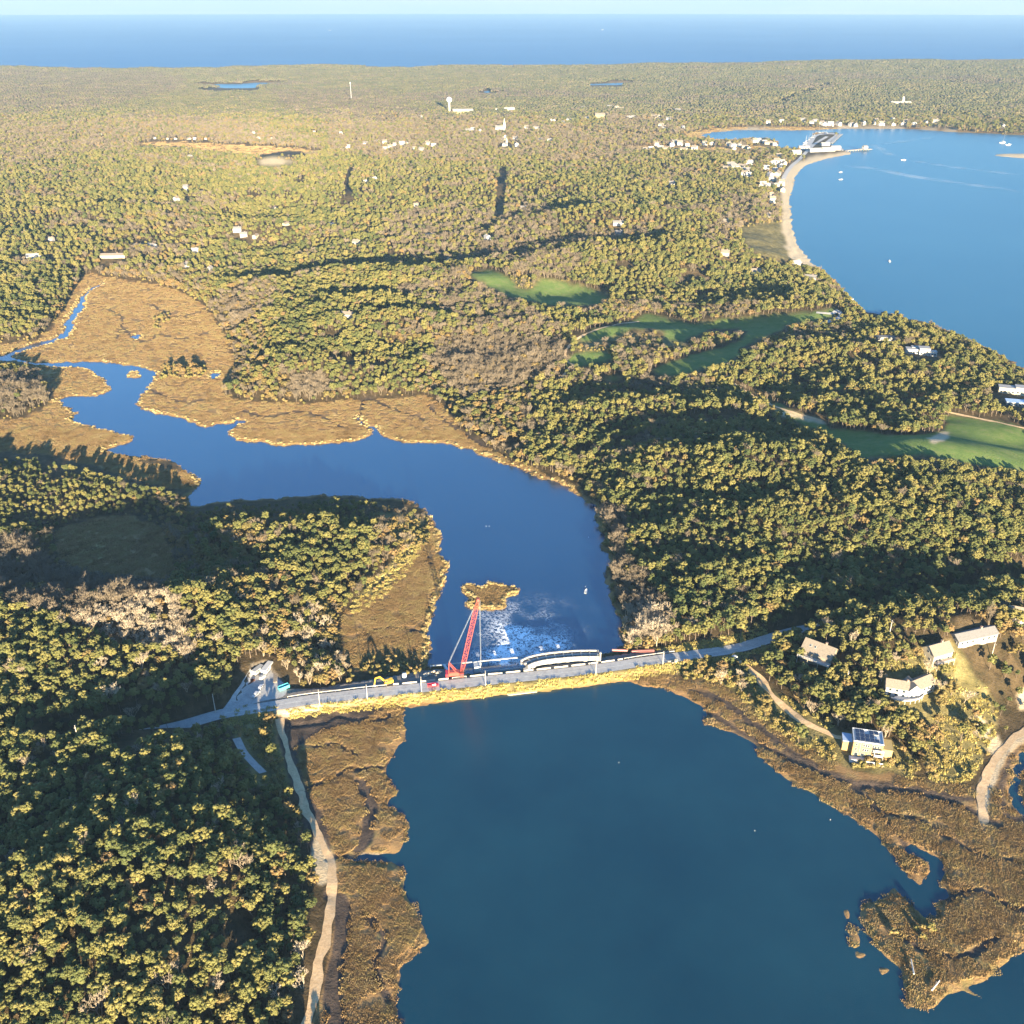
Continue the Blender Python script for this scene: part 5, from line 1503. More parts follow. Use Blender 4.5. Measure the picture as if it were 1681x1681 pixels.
b = MB(); lattice(b, (0, 0, -1), (0, 0, 62), 2.4, 1.2, 0.17, 14); b.build('lattice', m_steel, r)
b = MB(); b.box((0, 0, 61), (4.0, 1.2, 3.0)); b.build('antenna_panel', m_white, r)
# large town buildings
def hall(name, px, py, L, Wd, h, rise, deg, wmat, rmat, label, cat):
    p = at(px, py)
    r = empty(name, (p.x, p.y, p.z), R(deg), label, cat)
    gable_wall(L, Wd, h, rise, 3).build('wall', wmat, r); gable_roof(L, Wd, h, rise, .8, .4).build('roof', rmat, r)
    n = int(L / 6)
    for k in range(n): window(r, (k + .5) / n * L - L / 2, -Wd / 2, h * .5, 2.2, h * .4, -1)
    return r
r = hall('school', 760, 187, 66, 24, 10, 5, 4, m_yhouse, ROOF['pale'], 'large cream building with a low left wing beside the water tower', 'school')
b = MB(); b.box((-44, -2, 2.0), (40, 14, 9)); wg = b.build('low_wing', WALL['cream'], r); b = MB(); b.box((-44, -2, 6.7), (41, 15, .5)); b.build('wing_roof', ROOF['tan'], wg)
hall('inn', 836, 184, 34, 14, 10, 4, 10, WALL['cream'], ROOF['pale'], 'cream hall with a pale roof in the woods right of the school', 'hall')
hall('barn', 985, 194, 30, 16, 10, 5, -6, m_yhouse, ROOF['tan'], 'yellow barn like building at the edge of the open field', 'barn')
r = hall('lodge', 1478, 171, 70, 16, 6, 3, 3, WALL['white'], ROOF['pale'], 'long white lodge with a small tower on the far wooded slope', 'lodge')
b = MB(); b.box((8, 0, 12), (6, 6, 16)); b.lathe((8, 0, 20), [(4.4, 0), (.1, 6)], 4); b.build('tower', WALL['white'], r)
for px, py, L, Wd, h, lb in ((1338,249,34,13,6,'pale shed at the foot of the wharf'),(1358,248,36,14,7,'long cream shed in the middle of the wharf front'),(1371,246,24,12,7,'white shed next to the pier'),(1319,246,26,11,7,'white building where the road meets the wharf'),(1306,253,24,12,7,'cream building before the wharf'),(1354,239,22,10,5,'low pale shed behind the wharf front')):
    hall('wharf_shed', px, py, L, Wd, h, 2.5, rg.uniform(-10, 25), WALL['cream'] if 'cream' in lb else WALL['white'], ROOF['pale'], lb, 'shed')

# ------------------------------------------------------------------ pier, boats, floats
a0 = Vector((*unproj(1390, 249), 0)); a1 = Vector((*unproj(1424, 246.5), 0))
a0 = Vector((float(a0.x), float(a0.y), 0)); a1 = Vector((float(a1.x), float(a1.y), 0))
d = a1 - a0; Lp = d.length
r = empty('pier', a0, math.atan2(d.y, d.x), 'timber pier with a hut at its head beyond the wharf', 'pier')
b = MB(); b.box((Lp / 2, 0, 3.2), (Lp, 9, .8)); b.box((Lp - 8, 0, 3.22), (26, 22, .8)); b.build('deck', m_wood, r)
for k in range(9):
    for sy in (-1, 1):
        b = MB(); b.tube((k * Lp / 8, sy * 3.9, -1.5), (k * Lp / 8, sy * 3.9, 3.0), .5, n=6); b.build('pile', m_wood, r)
b = MB(); b.box((Lp - 8, 2, 6.4), (12, 9, 5.6)); ht = b.build('hut', WALL['white'], r)
b = MB(); b.prism([(-5.2, 9.2), (5.2, 9.2), (0, 12)], 13, (Lp - 8, 2, 0)); b.build('hut_roof', ROOF['grey'], ht)
p0 = Vector((float(unproj(1361, 236)[0]), float(unproj(1361, 236)[1]), 0)); p1 = Vector((float(unproj(1377, 221)[0]), float(unproj(1377, 221)[1]), 0)); d = p1 - p0
r = empty('dock', p0, math.atan2(d.y, d.x), 'straight pale dock along the seaward side of the wharf', 'dock')
b = MB(); b.box((d.length / 2, -5, 1.9), (d.length, 9, .5)); b.build('deck', m_conc, r)
for k in range(8): b = MB(); b.tube((k * d.length / 7, -9, -1.5), (k * d.length / 7, -9, 2.6), .45, n=6); b.build('pile', m_wood, r)

def boat_parts(L, cabin=True, mast=False):
    out = []
    n = 9; secs = []
    for k in range(n):
        t = k / (n - 1); w = L * .17 * (1 - max(0, (t - .45) / .55) ** 2.2) * (0.85 + .15 * min(1, t * 4)); x = (t - .5) * L
        zt = L * .10 * (1 + .5 * t * t)
        secs.append([(x, -w, zt), (x, -w * .75, -L * .01), (x, 0, -L * .05), (x, w * .75, -L * .01), (x, w, zt), (x, w * .8, zt * .72), (x, -w * .8, zt * .72)])
    b = MB(); m = 7
    vs = [v for s in secs for v in s]; fs = []
    for k in range(n - 1):
        for i in range(m): fs.append([k * m + i, k * m + (i + 1) % m, (k + 1) * m + (i + 1) % m, (k + 1) * m + i])
    fs += [list(range(m))[::-1], list(range((n - 1) * m, n * m))]
    b.add(vs, fs); out.append(('hull', b, m_white))
    if cabin:
        b = MB(); b.box((L * .04, 0, L * .15), (L * .3, L * .2, L * .13), 0, 0, .85); b.box((L * .04, 0, L * .165), (L * .305, L * .19, L * .05), 0, 1); out.append(('cabin', b, [m_white, m_glass]))
    else:
        b = MB()
        for t in (-.15, .12): b.box((t * L, 0, L * .075), (L * .06, L * .26, L * .02))
        out.append(('bench', b, m_wood))
        b = MB(); b.box((-L * .52, 0, L * .10), (L * .06, L * .06, L * .12)); out.append(('motor', b, m_dark))
    if mast:
        b = MB(); b.tube((L * .08, 0, L * .1), (L * .08, 0, L * 1.35), .14, .1, 6); b.beam((L * .08, 0, L * .3), (-L * .38, 0, L * .32), .14); out.append(('mast', b, m_steelw))
    return out
def boat(px, py, L, deg, label, cabin=True, mast=False, group=None):
    x, y = unproj(px, py, 0)
    r = empty('boat', (float(x), float(y), 0.02), R(deg), label, 'boat', group)
    for nm_, b, m in boat_parts(L, cabin, mast): b.build(nm_, m, r)
    return r
boat(962, 971, 5.0, 75, 'small open white skiff on the river above the causeway', False)
boat(1460, 429, 9, 80, 'white cabin boat moored alone off the wooded bay shore')
boat(1380, 283, 9, 20, 'white boat moored off the beach, the farther of two', True, False)
boat(1380, 295, 9, 10, 'white boat moored off the beach, the nearer of two', True, False)
boat(1483, 263, 11, -10, 'white boat trailing a wake in the middle of the bay')
boat(1646, 235, 22, 30, 'larger white fishing boat anchored near the far right edge', True, True)
boat(1655, 238, 16, 10, 'smaller white boat just right of the larger fishing boat', True, False)
boat(989, 49, 26, 10, 'tiny white ship far out on the ocean', True, False)
boat(541, 50, 22, 10, 'tiny white ship far out on the ocean at the left', True, False)
for k in range(16):
    t = k / 15
    boat(1321 + 17 * t + rg.uniform(-2, 1), 237.5 - 15 * t + rg.uniform(-1, 1), rg.uniform(10, 17), rg.uniform(20, 70), 'white boat berthed in the row along the inner side of the wharf', True, k % 2 == 0, 'boats berthed along the wharf')
for k in range(6):
    boat(1341 + k * 3.2, 218 + rg.uniform(-.6, .6), rg.uniform(10, 15), rg.uniform(60, 120), 'white boat berthed at the tip of the wharf', True, k % 2 == 1, 'boats berthed at the wharf tip')
for px, py, lb in ((798,864,'white float on the river, left one of a close pair'),(803,864,'white float on the river, right one of a close pair'),(966,882,'white float on the river near the right bank'),
                   (961,963,'white float just beyond the small open skiff'),(1016,1252,'white float on the upper lagoon'),(1239,1364,'white float in the middle of the lagoon'),(1363,1346,'white float near the marsh edge of the lagoon')):
    x, y = unproj(px, py, 0)
    b = MB(); b.lathe((0, 0, 0), [(.05, -.15), (.16, -.05), (.2, .05), (.14, .2), (.04, .25)], 10); b.tube((0, 0, .22), (0, 0, .45), .04)
    o = b.build('buoy', m_white, None, (float(x), float(y), 0.05)); tag(o, lb, 'buoy')
for px, py, deg, L, lb in ((1497,1590,80,6.5,'bleached log standing out of the marsh grass, upper of two'),(1535,1621,42,6.0,'bleached log lying on the marsh spit, lower of two')):
    p = at(px, py, .75)
    b = MB(); b.tube((-L / 2, 0, .1), (L / 2, 0, .35), .36, .24, 8); b.tube((L * .1, 0, .2), (L * .25, .7, .6), .1, .05, 6)
    o = b.build('driftwood_log', plain('bleached_wood', (.45, .41, .35), .85, .1), None, p, R(deg)); tag(o, lb, 'log')

# ------------------------------------------------------------------ the causeway works
YAW = math.atan2(rb[1] - ra[1], rb[0] - ra[0])           # direction of the road along the causeway
def on(px, py, z):
    x, y = unproj(px, py, z); return Vector((float(x), float(y), float(z)))
# lattice boom crane
cb = on(753, 1110, 2.75)
foot = on(787, 1108, 2.75)
tz = 2.7
for zz in np.linspace(20, 75, 551):
    if proj(foot.x, foot.y, zz)[1] <= 985: tz = float(zz); break
r = empty('lattice_boom_crane', cb, 0, 'tall red lattice boom crane standing on the causeway', 'crane')
by = math.atan2(foot.y - cb.y, foot.x - cb.x)
def rot(v, a): return Vector((v[0] * math.cos(a) - v[1] * math.sin(a), v[0] * math.sin(a) + v[1] * math.cos(a), v[2]))
uc = MB(); uc.box((0, 0, .9), (3.6, 3.2, .7), YAW); ob = uc.build('undercarriage', m_steel, r)
for s in (-1, 1):
    t_ = MB(); c = rot((0, s * 2.6, .62), YAW)
    n = 12; prof = []
    for k in range(n):
        a = math.pi / 2 + math.pi * k / (n - 1); prof.append((-3.2 + .62 * math.cos(a), .62 * math.sin(a)))
    prof += [(-x, -z) for x, z in prof]
    hw = .5
    vs = [(rot((x, y, z), YAW) + c) for y in (-hw, hw) for x, z in prof]; m = len(prof)
    t_.add(vs, [[i, (i + 1) % m, m + (i + 1) % m, m + i] for i in range(m)] + [list(range(m))[::-1], list(range(m, 2 * m))])
    t_.build('track', m_dark, ob)
bd = MB(); bd.box(rot((-2.2, 0, 2.3), by), (7.2, 3.2, 2.0), by); bd.box(rot((-2.6, 0, 3.45), by), (4.4, 2.8, .4), by); body = bd.build('machinery_house', m_red, r)
cbm = MB(); cbm.box(rot((1.7, -2.2, 2.5), by), (2.2, 1.4, 2.2), by); cbm.box(rot((1.75, -2.2, 2.85), by), (2.26, 1.46, 1.0), by, 1); cbm.build('cab', [m_red, m_glass], r)
cw = MB(); cw.box(rot((-6.4, 0, 2.1), by), (1.6, 4.4, 2.2), by); cw.build('counterweight', m_redp, r)
tip = Vector((foot.x - cb.x, foot.y - cb.y, tz - cb.z))
bf = rot((1.5, 0, 2.0), by)
bm_ = MB(); lattice(bm_, bf, tip, .9, .8, .095, 26, 2.3, Vector((0, 1, 0))); boom = bm_.build('boom', m_red, r)
hd = MB(); hd.box(tip, (1.4, 1.6, 1.4), by); hd.tube(tip + rot((0, -.9, .2), by), tip + rot((0, .9, .2), by), .8, n=12); hd.build('boom_head', m_red, boom)
ga = MB(); gt = rot((-5.2, 0, 9.5), by)
for s in (-1, 1): ga.beam(rot((-1.0, s * 1.3, 3.2), by), gt + rot((0, s * .9, 0), by), .34); ga.beam(rot((-5.4, s * 1.3, 3.2), by), gt + rot((0, s * .9, 0), by), .34)
ga.beam(gt + rot((0, -1, 0), by), gt + rot((0, 1, 0), by), .34); ga.build('gantry', m_red, r)
for s in (-1, 1):
    l_ = MB(); l_.tube(gt + rot((0, s * .8, 0), by), tip + rot((-.3, s * .5, 0), by), .07, n=5); l_.build('pendant_line', m_steel, r)
hl = MB(); hp = tip + rot((.9, 0, 0), by)
for s in (-.25, .25): hl.tube(hp + Vector((s, 0, 0)), Vector((hp.x + s * .5, hp.y, 8.2)), .05, n=5)
hl = hl.build('hoist_line', m_steel, r)
hk = MB(); hk.box((hp.x, hp.y, 7.6), (.9, .7, 1.3)); hk.tube((hp.x, hp.y, 7.0), (hp.x, hp.y, 6.2), .16, .1, 6); hk.tube((hp.x, hp.y, 6.25), (hp.x + .4, hp.y, 6.0), .12, .08, 6); hk.build('hook_block', m_steelw, hl)

# excavator
e = on(636, 1123, 2.75)
r = empty('excavator', e, YAW + R(12), 'yellow tracked excavator with its arm bent down at the left of the works', 'excavator')
for s in (-1, 1):
    t_ = MB(); n = 10; prof = []
    for k in range(n):
        a = math.pi / 2 + math.pi * k / (n - 1); prof.append((-1.7 + .5 * math.cos(a), .5 + .5 * math.sin(a)))
    prof += [(-x, 1.0 - z) for x, z in prof]; m = len(prof)
    t_.add([(x, s * 1.25 + y, z) for y in (-.33, .33) for x, z in prof], [[i, (i + 1) % m, m + (i + 1) % m, m + i] for i in range(m)] + [list(range(m))[::-1], list(range(m, 2 * m))])
    t_.build('track', m_dark, r)
b = MB(); b.box((0, 0, .95), (1.8, 1.9, .5)); b.box((.9, 0, 1.8), (4.4, 2.8, 1.3)); b.box((2.4, 0, 2.5), (1.6, 2.6, .5)); b.build('body', m_yel, r)
b = MB(); b.box((-.9, -.85, 2.7), (1.7, 1.15, 1.9), 0, 0, .9); b.box((-.95, -.85, 2.95), (1.74, 1.19, .95), 0, 1, .92); b.build('cab', [m_yel, m_glass], r)
b = MB(); b.beam((-1.0, .4, 2.0), (-4.0, .4, 5.8), .6, .8); b.beam((-4.0, .4, 5.8), (-6.6, .4, 5.4), .55, .7); ar = b.build('boom', m_yel, r)
b = MB(); b.beam((-6.4, .4, 5.6), (-7.2, .4, 1.6), .45, .55); st = b.build('stick', m_yel, ar)
b = MB(); b.prism([(-.75, 0), (.75, 0), (.75, 1.1), (-.75, 1.1)], 1.0, (-7.2, .4, .5)); b.prism([(-.75, 0), (.75, 0), (.75, .15), (-.75, .15)], .5, (-6.5, .4, .5)); b.build('bucket', m_steel, st)

# vehicles
def vehicle(px, py, z, yaw, paint, label, pickup=True, k=1.0):
    p = on(px, py, z)
    r = empty('pickup_truck' if pickup else 'parked_car', p, yaw, label, 'pickup truck' if pickup else 'car'); r.scale = (k, k, k)
    b = MB()
    if pickup:
        b.prism([(-1.0, .45), (1.0, .45), (1.0, 1.15), (-1.0, 1.15)], 5.8); b.prism([(-.9, 1.15), (.9, 1.15), (.78, 1.85), (-.78, 1.85)], 2.2, (.4, 0, 0))
        b.box((-1.9, .93, 1.3), (2.1, .12, .35)); b.box((-1.9, -.93, 1.3), (2.1, .12, .35)); b.box((-2.86, 0, 1.3), (.12, 1.9, .35))
    else:
        b.prism([(-.9, .35), (.9, .35), (.9, .9), (-.9, .9)], 4.4); b.prism([(-.85, .9), (.85, .9), (.7, 1.45), (-.7, 1.45)], 2.3, (-.2, 0, 0))
    b.build('body', paint, r)
    g = MB()
    if pickup:
        g.prism([(-.93, 1.25), (.93, 1.25), (.82, 1.72), (-.82, 1.72)], 1.9, (.4, 0, 0)); g.box((1.49, 0, 1.48), (.06, 1.5, .45))
    else: g.prism([(-.88, .98), (.88, .98), (.75, 1.36), (-.75, 1.36)], 1.9, (-.2, 0, 0))
    g.build('window', m_glass, r)
    for sx in (-1, 1):
        for sy in (-1, 1):
            w = MB(); x = sx * (1.75 if pickup else 1.35); w.tube((x, sy * .78, .4), (x, sy * 1.02, .4), .4, n=12); w.build('wheel', m_dark, r)
    for sy in (-.65, .65):
        w = MB(); w.box((2.92 if pickup else 2.22, sy, .85), (.06, .35, .2)); w.build('headlight', m_trim, r)
    return r
RDZ = 3.52
vehicle(711, 1126.5, RDZ, YAW, m_redp, 'red pickup truck stopped on the causeway road by the crane', True, 1.05)
vehicle(420, 1142, 3.36, R(70), m_white, 'white pickup truck on the paved work yard', True)
vehicle(428, 1129, 3.36, R(80), plain('silver_paint', (.45, .46, .48), .35, .05), 'silver car on the paved work yard', False)
vehicle(1203, 1082, 6.2, R(40), m_white, 'white pickup truck at the foot of the sandy path right of the causeway', True)

# small works: barriers, walls, beams, tanks
def road_pt(x, off):
    k = np.argmin(abs(RW[:, 0] - x)); a, b_ = RW[k], RW[min(k + 1, len(RW) - 1)]
    t = (b_ - a) / (np.linalg.norm(b_ - a) + 1e-9)
    return Vector((a[0] - t[1] * off, a[1] + t[0] * off, 0)), math.atan2(t[1], t[0])
bb = MB(); bb.prism([(-.34, 0), (.34, 0), (.34, .12), (.14, .4), (.1, .95), (-.1, .95), (-.14, .4), (-.34, .12)], 3.0)
bme = np_mesh('concrete_barrier', bb.v, bb.f, m_conc)
x = -62.0
while x < 62:
    p, a = road_pt(x, 5.2); p.z = float(height(p.x, p.y)) + 0.03
    o = link_mesh('concrete_barrier', bme, None, p, a)
    tag(o, 'pale concrete barrier in the row between the road and the works', 'barrier', 'concrete barriers along the works')
    x += 3.35
def rail(x0, x1, off, label):
    p0, a = road_pt(x0, off)
    r = empty('guard_rail', (p0.x, p0.y, 0), 0, label, 'guard rail')
    xs = np.arange(x0, x1, 3.8); pts = [road_pt(q, off)[0] for q in xs]
    zs = [float(height(q.x, q.y)) for q in pts]
    b = MB()
    for i in range(len(pts) - 1):
        b.beam(Vector((pts[i].x - p0.x, pts[i].y - p0.y, zs[i] + .75)), Vector((pts[i + 1].x - p0.x, pts[i + 1].y - p0.y, zs[i + 1] + .75)), .12, .36)
    b.build('rail', m_steelw, r)
    for q, z in zip(pts, zs):
        b = MB(); b.box((q.x - p0.x, q.y - p0.y, z + .3), (.18, .18, 1.3)); b.build('post', m_wood, r)
rail(64, 96, 5.0, 'pale guard rail at the right end of the causeway')
rail(-118, -66, 5.0, 'pale guard rail at the left end of the causeway')

# new bridge deck: bowed concrete deck between two parapets with dark openings
CLp = [(861,1090),(872,1085),(888,1081),(905,1078.5),(925,1076.5),(945,1075),(965,1074.5),(985,1074.5)]
DZ = 5.6
CW = resample(np.array([on(q[0], q[1], DZ)[:2] for q in smooth_poly(CLp, 4, False)]), 1.0)
o0 = Vector((CW[0][0], CW[0][1], 0))
r = empty('bridge', (CW[0][0], CW[0][1], 0), 0, 'pale bowed new bridge deck standing beside the causeway over the opening', 'bridge')
T = np.gradient(CW, axis=0); T /= np.linalg.norm(T, axis=1, keepdims=True); Nn = np.stack([-T[:, 1], T[:, 0]], 1)
def ribbon(offs, z0, z1, mat, name, s0=0, s1=None):
    """a solid strip along the deck between two side offsets and two heights"""
    b = MB(); Q = CW[s0:s1]; N_ = Nn[s0:s1]; n = len(Q); vs = []
    for q, nn in zip(Q, N_):
        for o_, z in ((offs[0], z0), (offs[1], z0), (offs[1], z1), (offs[0], z1)):
            vs.append((q[0] + nn[0] * o_ - o0.x, q[1] + nn[1] * o_ - o0.y, z))
    fs = [[0, 1, 2, 3], [4 * (n - 1) + k for k in (3, 2, 1, 0)]]
    for k in range(n - 1):
        for i in range(4): fs.append([4 * k + i, 4 * k + 4 + i, 4 * k + 4 + (i + 1) % 4, 4 * k + (i + 1) % 4])
    b.add(vs, fs); return b.build(name, mat, r)
ribbon((-3.1, 3.1), DZ - .9, DZ - .3, plain('deck_grating', (.16, .15, .14), .8, .2), 'deck')
for s in (-1, 1):
    pz = ribbon((s * 3.1 - .35, s * 3.1 + .35) , DZ - 2.2, DZ + 1.0, m_conc, 'parapet')
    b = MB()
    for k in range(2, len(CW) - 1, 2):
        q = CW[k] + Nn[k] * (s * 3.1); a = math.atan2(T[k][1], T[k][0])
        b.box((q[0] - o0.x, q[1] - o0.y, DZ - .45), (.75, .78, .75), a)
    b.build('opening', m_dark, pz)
ribbon((-.5, .5), DZ - .3, DZ + .5, m_conc, 'middle_wall')
for k in range(4, len(CW) - 2, 5):
    q = CW[k]; a = math.atan2(T[k][1], T[k][0]); b = MB(); b.box((q[0] - o0.x, q[1] - o0.y, DZ + .35), (.5, 5.5, .5), a); b.build('cross_beam', m_conc, r)
for k in (3, len(CW) // 2, len(CW) - 3):
    q = CW[k]; a = math.atan2(T[k][1], T[k][0])
    b = MB(); b.box((q[0] - o0.x, q[1] - o0.y, 1.0), (1.6, 5.2, 7.4), a); b.build('pier', m_conc, r)
# curved wing wall sweeping down to the road side
WP = [on(q[0], q[1], z) for q, z in (((889,1087),4.6),((881,1089),4.3),((874,1093),3.9),((868,1098),3.5),((861,1101.5),3.2))]
b = MB()
for i in range(len(WP) - 1):
    b.beam(WP[i] - o0, WP[i + 1] - o0, 2.2, 2.2)
b.build('wing_wall', m_conc, r)
pt = on(985, 1086, 2.8)
b = MB(); b.tube(pt - o0 + Vector((0, 0, -1)), pt - o0 + Vector((0, 0, 6.0)), .45, n=10); b.box(pt - o0 + Vector((0, 0, 6.1)), (1.2, 1.2, .3)); b.build('column', m_conc, r)

# guide beam across the opening, on piles
g0, g1 = on(706, 1093.5, 2.2), on(858, 1078.5, 2.2)
r = empty('guide_beam', g0, 0, 'long thin pale beam on piles running from the left bank to the new bridge', 'beam')
b = MB(); b.beam((0, 0, 0), g1 - g0, .75, .6); b.build('beam', m_steelw, r)
for k in range(1, 8):
    q = (g1 - g0) * (k / 8); b = MB(); b.tube(q + Vector((0, 0, -3.6)), q + Vector((0, 0, -.25)), .3, n=8); b.build('pile', m_steel, r)
b = MB(); b.tube(g0 * 0 + Vector((0.3, 0, -3)), Vector((0.3, 0, .4)), .4, n=8); b.build('pile', m_steel, r)
# toothed sheet pile wall
s0, s1 = on(789, 1105, 1.6), on(862, 1098, 1.6)
d = s1 - s0; L_ = d.length
r = empty('sheet_pile_wall', (s0.x, s0.y, 0), math.atan2(d.y, d.x), 'toothed steel sheet pile wall in the water below the crane hook', 'sheet pile wall')
b = MB(); np_ = int(L_ / .8)
for k in range(np_):
    b.box(((k + .5) * .8, .35 if k % 2 else 0, .1), (.8 if k % 2 else .74, .12, 3.4))
    b.box(((k + 1) * .8, .175, .1), (.1, .35, 3.4))
b.build('piling', m_steelw, r)
b = MB(); b.box((L_ / 2, -.5, 1.0), (L_, .5, .5)); b.box((L_ / 2, 1.6, 1.4), (L_, .6, .5)); b.build('waler', m_steelw, r)
for k in range(16):
    b = MB(); b.box(((k + .5) * L_ / 16, .55, 1.2), (.4, 2.0, .4)); b.build('brace', m_steelw, r)
# short girder, concrete block
q0, q1 = on(729, 1090.5, 3.2), on(739, 1107, 3.4)
b = MB(); d = q1 - q0; b.beam((0, 0, 0), d, 1.3, .2); b.beam((0, 0, -.8), d - Vector((0, 0, .8)), 1.3, .2); b.beam((0, 0, -.4), d - Vector((0, 0, .4)), .16, .8)
for t in (.15, .85): b.box(d * t + Vector((0, 0, -1.9)), (.9, .9, 2.4))
o = b.build('steel_girder', m_white, None, q0); tag(o, 'short white girder lying across the bank left of the crane', 'girder')
p = on(783, 1100, 0)
r = empty('cofferdam', p, YAW, 'white boxy cofferdam standing in the water right of the crane boom', 'cofferdam')
b = MB()
for x, y, dx, dy in ((0, -2.4, 3.4, .3), (0, 2.4, 3.4, .3), (-1.55, 0, .3, 4.5), (1.55, 0, .3, 4.5)): b.box((x, y, 1.4), (dx, dy, 5.4))
b.build('wall', m_white, r); b = MB(); b.box((0, 0, 3.9), (3.0, 4.4, .12)); b.build('cover', m_steelw, r)
for a, b2, w, lb, mt in (((1005,1068.5),(1030,1069.5),.7,'red steel beam laid at the water edge beyond the new bridge',m_pink),((1037,1071),(1074,1069.5),1.1,'long faded red steel beam on the bank at the right end of the works',m_pink)):
    q0, q1 = on(*a, 3.0), on(*b2, 3.0); d = q1 - q0
    b = MB(); b.beam((0, 0, .15), d + Vector((0, 0, .15)), w, .15); b.beam((0, 0, .55), d + Vector((0, 0, .55)), .18, .8); b.beam((0, 0, 1.0), d + Vector((0, 0, 1.0)), w, .15)
    o = b.build('steel_beam', mt, None, q0 + Vector((0, 0, .1))); tag(o, lb, 'beam')
def heap(px, py, z, rx, ry, h, mat, label, n=40):
    p = on(px, py, z); rgx = np.random.default_rng(int(px * 7 + py))
    parts = []
    for k in range(n):
        t = rgx.uniform(0, 6.28); q = math.sqrt(rgx.uniform(0, 1)); zz = h * (1 - q) * rgx.uniform(.5, 1)
        parts.append(lump(rgx, (q * rx * math.cos(t), q * ry * math.sin(t), zz), rgx.uniform(.35, .95), .7, True, .3))
    V, F = gather(parts)
    o = link_mesh('rubble_heap', np_mesh('rubble_heap', V, F, mat), None, p, YAW); tag(o, label, 'rubble heap')
heap(710, 1106, 2.6, 5.5, 2.2, 1.8, m_stone, 'pale rubble heap on the bank between the excavator and the crane')
heap(1105, 1085, 4.0, 3.0, 1.6, 1.0, m_stone, 'small heap of pale stones by the road at the right end', 20)
p = on(664, 1112, 2.75)
r = empty('water_tank', p, 0, 'round white tank on the bank right of the excavator', 'tank')
b = MB(); b.lathe((0, 0, 0), [(1.25, 0), (1.3, .2), (1.3, 2.2), (1.1, 2.7), (.3, 2.9)], 16); b.build('shell', m_white, r); b = MB(); b.lathe((0, 0, 2.85), [(.35, 0), (.35, .25)], 10); b.build('lid', m_dark, r)
# work yard
def trailer(px, py, yaw, L, Wd, h, mat, rmat, label, name='site_trailer', cat='trailer'):
    p = on(px, py, 3.36)
    r = empty(name, p, yaw, label, cat)
    b = MB(); b.box((0, 0, .7 + h / 2), (L, Wd, h)); bo = b.build('body', mat, r); b = MB(); b.box((0, 0, .7 + h + .08), (L + .2, Wd + .2, .16)); b.build('roof', rmat, r)
    b = MB(); b.box((L * .2, -Wd / 2 - .03, 1.7), (.9, .06, 1.9)); b.build('door', m_steel, r)
    for x in (-L * .3, -.1 * L): b = MB(); b.box((x, -Wd / 2 - .03, 2.2), (1.0, .06, .8)); b.build('window', m_glass, r)
    for s in (-1, 1): b = MB(); b.tube((-L * .12, s * Wd * .42, .4), (-L * .12, s * Wd * .5, .4), .4, n=10); b.tube((L * .1, s * Wd * .42, .4), (L * .1, s * Wd * .5, .4), .4, n=10); b.build('wheel', m_dark, r)
    b = MB(); b.beam((L / 2, 0, .6), (L / 2 + 1.2, 0, .5), .14); b.build('hitch', m_steel, r)
trailer(439, 1101, R(75), 9, 3, 2.6, m_white, m_white, 'white site trailer at the back of the work yard')
trailer(424, 1104, R(60), 7, 2.6, 2.4, m_steelw, m_steelw, 'grey site trailer left of the white one in the work yard')
p = on(466, 1130, 3.36)
r = empty('skip_container', p, YAW + R(25), 'turquoise open skip at the right of the work yard', 'skip')
b = MB()
for x, y, dx, dy in ((0, -1.15, 6, .14), (0, 1.15, 6, .14), (-2.95, 0, .14, 2.2), (2.95, 0, .14, 2.2)): b.box((x, y, 1.0), (dx, dy, 1.7))
b.box((0, 0, .2), (5.9, 2.3, .14)); b.build('bin', m_turq, r)
b = MB()
for x in np.linspace(-2.6, 2.6, 7): b.box((x, -1.27, 1.0), (.14, .1, 1.6)); b.box((x, 1.27, 1.0), (.14, .1, 1.6))
b.build('rib', m_turq, r)
def pile_of_beams(px, py, yaw, L, n, mat, label):
    p = on(px, py, 3.36); b = MB()
    for k in range(n):
        for j in range(3 - (k % 3 == 2)):
            b.box((rg.uniform(-.3, .3), (j - 1) * .75, .22 + .42 * (k // 3) ), (L, .32, .36))
    o = b.build('beam_stack', mat, None, p, yaw); tag(o, label, 'beam stack')
pile_of_beams(405, 1125, R(60), 11, 6, m_rust, 'stack of rust red steel beams at the left of the work yard')
pile_of_beams(452, 1114, R(100), 8, 4, m_wood, 'stack of grey timbers behind the turquoise skip')
b = MB(); b.box((0, 0, .9), (4.2, 1.7, 1.5)); b.box((-.6, 0, 1.9), (2.2, 1.5, .5)); b.tube((1.5, 0, 1.6), (1.5, 0, 2.8), .12)
o = b.build('generator', m_steelw, None, on(431, 1114, 3.36), R(70)); tag(o, 'pale generator box in the middle of the work yard', 'generator')
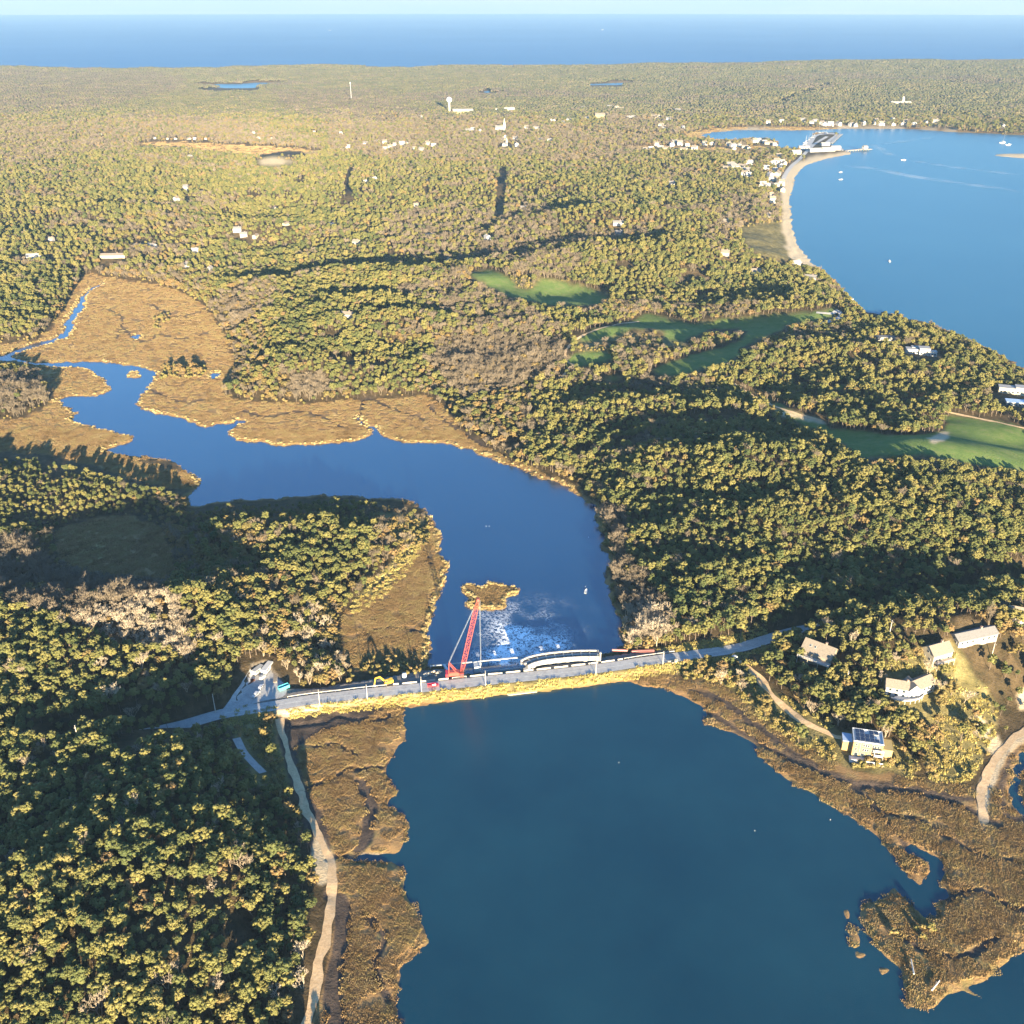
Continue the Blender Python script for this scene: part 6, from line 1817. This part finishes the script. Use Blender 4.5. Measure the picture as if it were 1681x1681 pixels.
# strip of beached timber on the lagoon side
b = MB()
for k in range(5): b.beam((-8 + rg.uniform(-.6, .6), k * .5, .2), (8 + rg.uniform(-.6, .6), k * .5, .25), .42, .3)
for x in (-6, 0, 6): b.beam((x, -.2, .45), (x, 2.2, .45), .3, .2)
o = b.build('timber_raft', plain('pale_timber', (.60, .50, .34), .85, .12), None, on(858, 1139, .2), YAW); tag(o, 'pale timber raft beached at the foot of the causeway bank', 'raft')

# utility poles
def pole(px, py, h, label, arm=True):
    p = at(px, py)
    r = empty('utility_pole', p, YAW + R(90), label, 'utility pole')
    b = MB(); b.tube((0, 0, -1), (0, 0, h), .24, .16, 8); b.build('pole', plain('weathered_pole', (.46, .41, .34), .85, .12), r)
    if arm:
        b = MB(); b.box((0, 0, h - .7), (2.6, .16, .2)); a = b.build('crossarm', m_wood, r)
        for x in (-1.15, -.5, .5, 1.15): b = MB(); b.lathe((x, 0, h - .6), [(.08, 0), (.1, .12), (.05, .3)], 8); b.build('insulator', m_steelw, a)
for px, py, h, lb in ((354,1170,12,'utility pole in the dark trees at the left end of the causeway'),(131,1224,12,'utility pole in the wood at far left by the road'),(525,1157,10,'utility pole on the causeway bank, nearest the work yard'),
    (603,1149,10,'utility pole on the causeway bank below the excavator'),(692,1136,10,'utility pole on the causeway bank left of the red truck'),(797,1126,10,'utility pole on the causeway bank below the crane hook'),(978,1109,10,'utility pole on the causeway bank before the new bridge'),
    (1088,1091,9,'utility pole at the right end of the causeway'),(1459,1046,11,'utility pole in the trees between the deck house and the long low house'),(1627,1080,10,'bare pole on the slope below the long low house'),(1389,1124,9,'pale pole in the pines between the deck house and the white house')):
    pole(px, py, h, lb)

# ------------------------------------------------------------------ the air
hz = MB()
hz.box((0, 16500, 175.0), (64000, 36500, 356.0))
hm = bpy.data.materials.new('haze')
hm.use_nodes = True
for n in list(hm.node_tree.nodes): hm.node_tree.nodes.remove(n)
ho = hm.node_tree.nodes.new('ShaderNodeOutputMaterial')
hv = hm.node_tree.nodes.new('ShaderNodeVolumePrincipled')
hv.inputs['Color'].default_value = (0.29, 0.45, 0.64, 1)
hv.inputs['Density'].default_value = 3.9e-5
hv.inputs['Anisotropy'].default_value = 0.0
hm.node_tree.links.new(hv.outputs[0], ho.inputs['Volume'])
hz_o = hz.build('haze', hm)
tag(hz_o, 'thin pale haze over the far woods and sea', 'haze', None, 'stuff')
